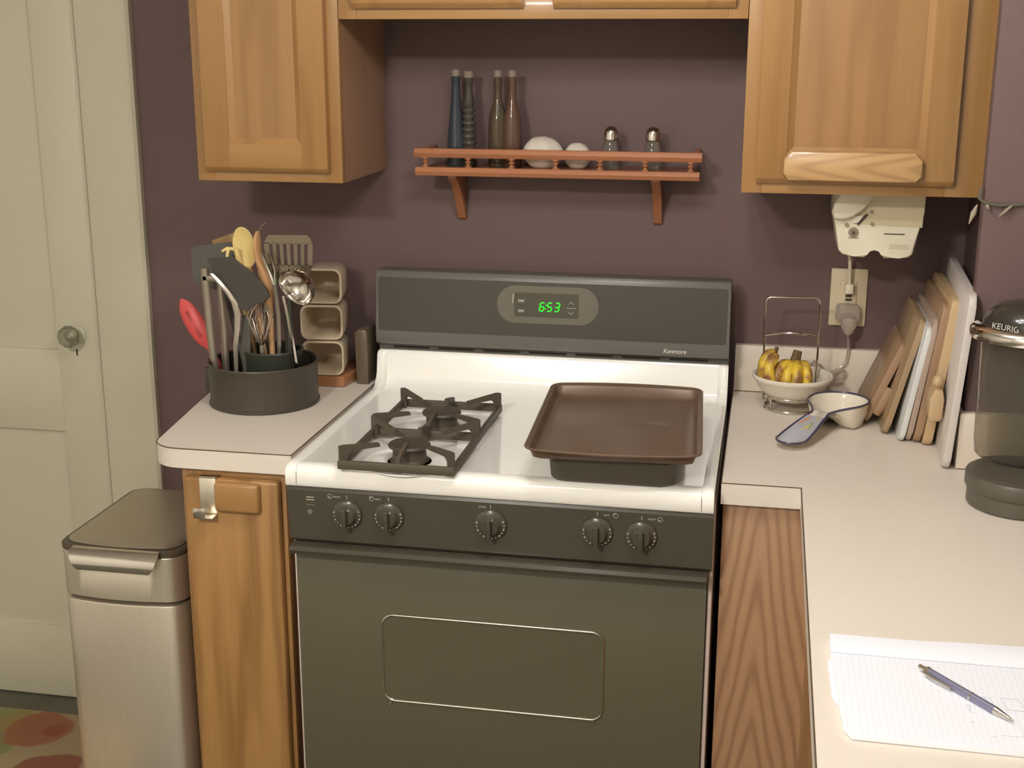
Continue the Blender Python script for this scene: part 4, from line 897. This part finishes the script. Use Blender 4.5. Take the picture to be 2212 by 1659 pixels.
def stroke(d0, s0, d1, s1, r, m):
    a, c = orig+dirh*d0+side*s0, orig+dirh*d1+side*s1
    za, zm, zc_ = rest_z(d0)+.0004, rest_z((d0+d1)/2)+.0004, rest_z(d1)+.0004
    obj('painted_stroke', MB().tube([(a.x, a.y, za), ((a.x+c.x)/2+.002, (a.y+c.y)/2, zm), (c.x, c.y, zc_)], [r*.4, r, r*.4], 8), m, t)
stroke(.156, -.004, .196, -.017, .0032, 'orange_glaze'); stroke(.152, .004, .182, .011, .0026, 'yellow_glaze'); stroke(.186, .009, .222, -.003, .0028, 'yellow_glaze'); stroke(.172, .002, .210, .011, .0022, 'green_glaze')
obj('yellow_band', MB().tube([V(p.x, p.y, 0)+V(0, 0, .945)-(V(p.x, p.y, 0)-V(cen.x, cen.y, 0))*.045 for p in loopp if (V(p.x, p.y, 0)-orig).dot(dirh) < .095 and (V(p.x, p.y, 0)-orig).dot(side) > -9][:0] or [V(cen.x+.0532*math.cos(a), cen.y+.0532*math.sin(a), .944) for a in [2*PI*i/30 for i in range(30)]], .0016, 6, True), 'cream_ceramic', t)

# ------------------------------------------------------------------ cutting boards
def board(name, label, x, yf, yb, z1, lean, th, mat, r=.02, group='cutting boards leaning in the corner', turn=0.0, parts=None):
    """slab standing on the worktop; lean = sideways travel of its top"""
    h_ = math.hypot(z1-.916, lean); ang = math.atan2(lean, z1-.916)
    t = thing(name, label, 'cutting board', (x, (yf+yb)/2, .916), group)
    mt = Matrix.Translation((x, yf, .9162+th*math.sin(ang)*0)) @ Matrix.Rotation(turn, 4, 'Z') @ Matrix.Rotation(ang, 4, 'Y')
    lift = Matrix.Translation((0, 0, th*math.sin(abs(ang))))
    b = MB(); b.prism(rrect(0, yb-yf, 0, h_, r, 5), 'x', 0, th, min(.003, th*.3), 2, mat=lift @ mt)
    obj('slab', b, mat, t)
    return t, lift @ mt, h_
GRP = 'cutting boards leaning in the corner'
t, mt, hh = board('cutting_board', 'brown wooden cutting board leaning furthest, first of the row by the spoon rest', .640, -.231, -.045, 1.078, .068, .014, 'board_brown', .018)
obj('handle_peg', MB().tube([mt @ V(.020, .0, .028), mt @ V(.022, -.004, .05), mt @ V(.021, .0, .085)], [.008, .012, .009], 10), 'board_brown', t)
board('cutting_board', 'thin tan wooden cutting board, second of the row', .676, -.300, -.045, 1.140, .055, .011, 'board_tan', .02)
board('cutting_board', 'narrow white plastic cutting board between wooden boards, third of the row', .703, -.339, -.06, 1.135, .036, .010, 'board_blue', .015)
board('cutting_board', 'pinkish grey cutting board, fourth of the row', .7160, -.338, -.05, 1.150, .034, .010, 'board_grey', .02)
board('cutting_board', 'mid brown wooden cutting board, fifth of the row', .7290, -.344, -.05, 1.178, .035, .0135, 'board_brown', .02)
t, mt, hh = board('cutting_board', 'thick light wooden cutting board, sixth of the row', .7450, -.354, -.05, 1.192, .032, .0165, 'board_light', .012)
b = MB(); b.prism([(.743, .990), (.748, .982), (.763, .981), (.768, .988), (.7695, 1.022), (.766, 1.038), (.752, 1.042), (.744, 1.026)], 'y', -.416, -.3545, .004, 2); obj('handle_block', b, 'board_light', t)
obj('handle_knob', MB().ell((.758, -.392, 1.050), .0105, .0105, .013, 14, 8), 'board_light', t)
board('cutting_board', 'large white plastic cutting board, tallest and last of the row', .7640, -.492, -.06, 1.226, .021, .0130, 'board_white', .018, turn=-.04)
# ------------------------------------------------------------------ sprig on the wall corner
t = thing('wire_sprig', 'dark green wire sprig with pale leaves at the purple wall corner', 'sprig', (.80, JY, 1.37))
obj('stem', MB().tube([(.792, -.462, 1.408), (.790, -.464, 1.388), (.800, -.466, 1.381), (.825, -.466, 1.378), (.86, -.464, 1.380)], .0032, 7), 'leaf_dark', t)
for p0, p1, wd in (((.786, -.470, 1.379), (.775, -.472, 1.346), .005), ((.842, -.470, 1.379), (.822, -.472, 1.360), .003), ((.800, -.470, 1.379), (.806, -.472, 1.372), .003)):
    p0, p1 = V(*p0), V(*p1); obj('leaf', MB().tube([p0, p0.lerp(p1, .45), p1], [.0012, wd, .0008], 8), 'leaf_pale', t)

# ------------------------------------------------------------------ coffee maker
KX, KY = .866, -.648
t = thing('coffee_maker', 'black single-cup coffee maker with chrome rim and water tank', 'coffee maker', (KX, KY, .9155))
obj('base', MB().lathe([(0, 0), (.078, 0), (.082, .003), (.082, .026), (.0845, .029), (.0865, .032), (.0865, .050), (.0845, .054), (.080, .055), (0, .055)], (KX, KY, .9155), 56), 'maker', t)
dt = obj('drip_tray', MB().lathe([(.070, .0545), (.074, .0545), (.074, .0562), (.070, .0562)], (KX, KY, .9155), 48), 'maker', t)
b = MB()
for a in (0, PI/3, 2*PI/3): b.box(-.010, .010, -.0015, .0015, 0, .0006, mat=Matrix.Translation((KX-.022, KY-.010, .9708)) @ Matrix.Rotation(a, 4, 'Z'))
obj('drain_slots', b, 'slot', dt)
TX, TY = .874, -.566
obj('tank', MB().lathe([(0, .002), (.066, .002), (.071, .008), (.0735, .03), (.0765, .21), (.0765, .215), (.074, .215), (.074, .21), (.071, .03), (.0685, .010), (.065, .006), (0, .006)], (TX, TY, .970), 48), 'tank', t)
obj('column', MB().box(.956, 1.05, -.64, -.489, .9157, 1.19, .02, 3), 'maker', t)
b = MB(); rings = []
for z, f in ((1.176, .90), (1.180, .985), (1.188, 1.0), (1.196, .985), (1.2, .93)):
    rings.append([(.886+f*.112*math.cos(a), -.590+f*.088*math.sin(a), z+(.010*math.cos(a)**2 if math.cos(a) > 0 else .0)) for a in [2*PI*i/48 for i in range(48)]])
b.loft(rings); obj('chrome_rim', b, 'chrome', t, 50)
b = MB(); rings = []
for z, f in ((1.196, .93), (1.206, .92), (1.222, .84), (1.234, .70), (1.240, .45), (1.241, .02)):
    rings.append([(.892+f*.106*math.cos(a), -.588+f*.080*math.sin(a), z) for a in [2*PI*i/48 for i in range(48)]])
b.loft(rings); hd = obj('brew_head', b, 'maker_gloss', t, 50)
text_mesh('KEURIG', .0135, 'mark', hd, 'brand_lettering', (.800, -.636, 1.2035), V(.93, -.36, -.08), V(.12, .35, .93), .0004, 0.0, 0.9)

# ------------------------------------------------------------------ notepad and pen
NZ = .9155
t = thing('notepad', 'white ruled notepad with a folded top edge on the right countertop', 'notepad', (.68, -1.34, NZ))
npoly = [(.5445, -1.222), (.545, -1.27), (.549, -1.40), (.5525, -1.448), (.560, -1.4625), (.80, -1.4640), (.845, -1.464), (.845, -1.200), (.70, -1.207)]
obj('page_block', MB().prism(npoly, 'z', NZ, NZ+.006, .0006, 1), 'paper', t)
obj('folded_strip', MB().prism([(-1.222, NZ+.0062), (-1.2655, NZ+.0062), (-1.2665, NZ+.0072), (-1.256, NZ+.0098), (-1.236, NZ+.0118), (-1.222, NZ+.011)], 'x', .5448, .845), 'paper', t)
obj('back_sheet', MB().prism([(.541, -1.28), (.5425, -1.37), (.547, -1.388), (.56, -1.39), (.56, -1.26)], 'z', NZ+.0002, NZ+.0012), 'paper', t)
b = MB()
for k in range(40):
    x = .556+k*.0071; b.box(x, x+.0006, -1.4615 if x > .565 else -1.445, -1.268, NZ+.00595, NZ+.00612)
obj('ruled_line', b, 'rule', t)
b = MB(); zs = NZ+.0062
def sk(pts, r=.00035): b.tube([(x, y, zs) for x, y in pts], r, 4)
sk([(.7005, -1.348), (.7185, -1.348), (.7215, -1.372), (.7035, -1.371), (.7005, -1.348)]); sk([(.7055, -1.352), (.7145, -1.352), (.716, -1.367), (.7075, -1.366), (.7055, -1.352)])
sk([(.73, -1.346), (.75, -1.346), (.753, -1.373), (.734, -1.373), (.73, -1.346)]); sk([(.688, -1.372), (.694, -1.37), (.692, -1.385), (.697, -1.388)]); sk([(.6905, -1.408), (.6935, -1.409)], .0007)
sk([(.709, -1.436), (.712, -1.437)], .0007); sk([(.716, -1.433), (.735, -1.432), (.755, -1.434)], .00025)
obj('pencil_sketch', b, 'ink', t)
A, B_ = V(.6465, -1.2935, NZ+.0115), V(.7345, -1.4055, NZ+.0100); dpen = (B_-A).normalized()
t = thing('ballpoint_pen', 'blue grey ballpoint pen lying across the notepad', 'pen', tuple((A+B_)/2), None)
Lp = (B_-A).length
def seg(a, c, r0, r1, n=14): return MB().tube([A+dpen*Lp*a, A+dpen*Lp*(a*.5+c*.5), A+dpen*Lp*c], [r0, (r0+r1)/2, r1], n)
obj('barrel', seg(.10, .82, .0048, .0050), 'pen_body', t)
obj('push_button', seg(.0, .10, .0030, .0036), 'chrome', t)
obj('collar', seg(.085, .115, .0053, .0053), 'chrome', t); obj('middle_ring', seg(.565, .580, .0053, .0053), 'chrome', t)
obj('tip_cone', seg(.82, .965, .0050, .0020), 'chrome', t); obj('point', seg(.965, 1.0, .0010, .0006), 'steel_dark', t)
sd = V(dpen.y, -dpen.x, 0)*(1 if V(dpen.y, -dpen.x, 0).x < 0 else -1)
obj('clip', MB().tube([A+dpen*Lp*.09+sd*.006, A+dpen*Lp*.2+sd*.0078, A+dpen*Lp*.40+sd*.0068], [.0022, .0019, .0014], 8), 'chrome', t)
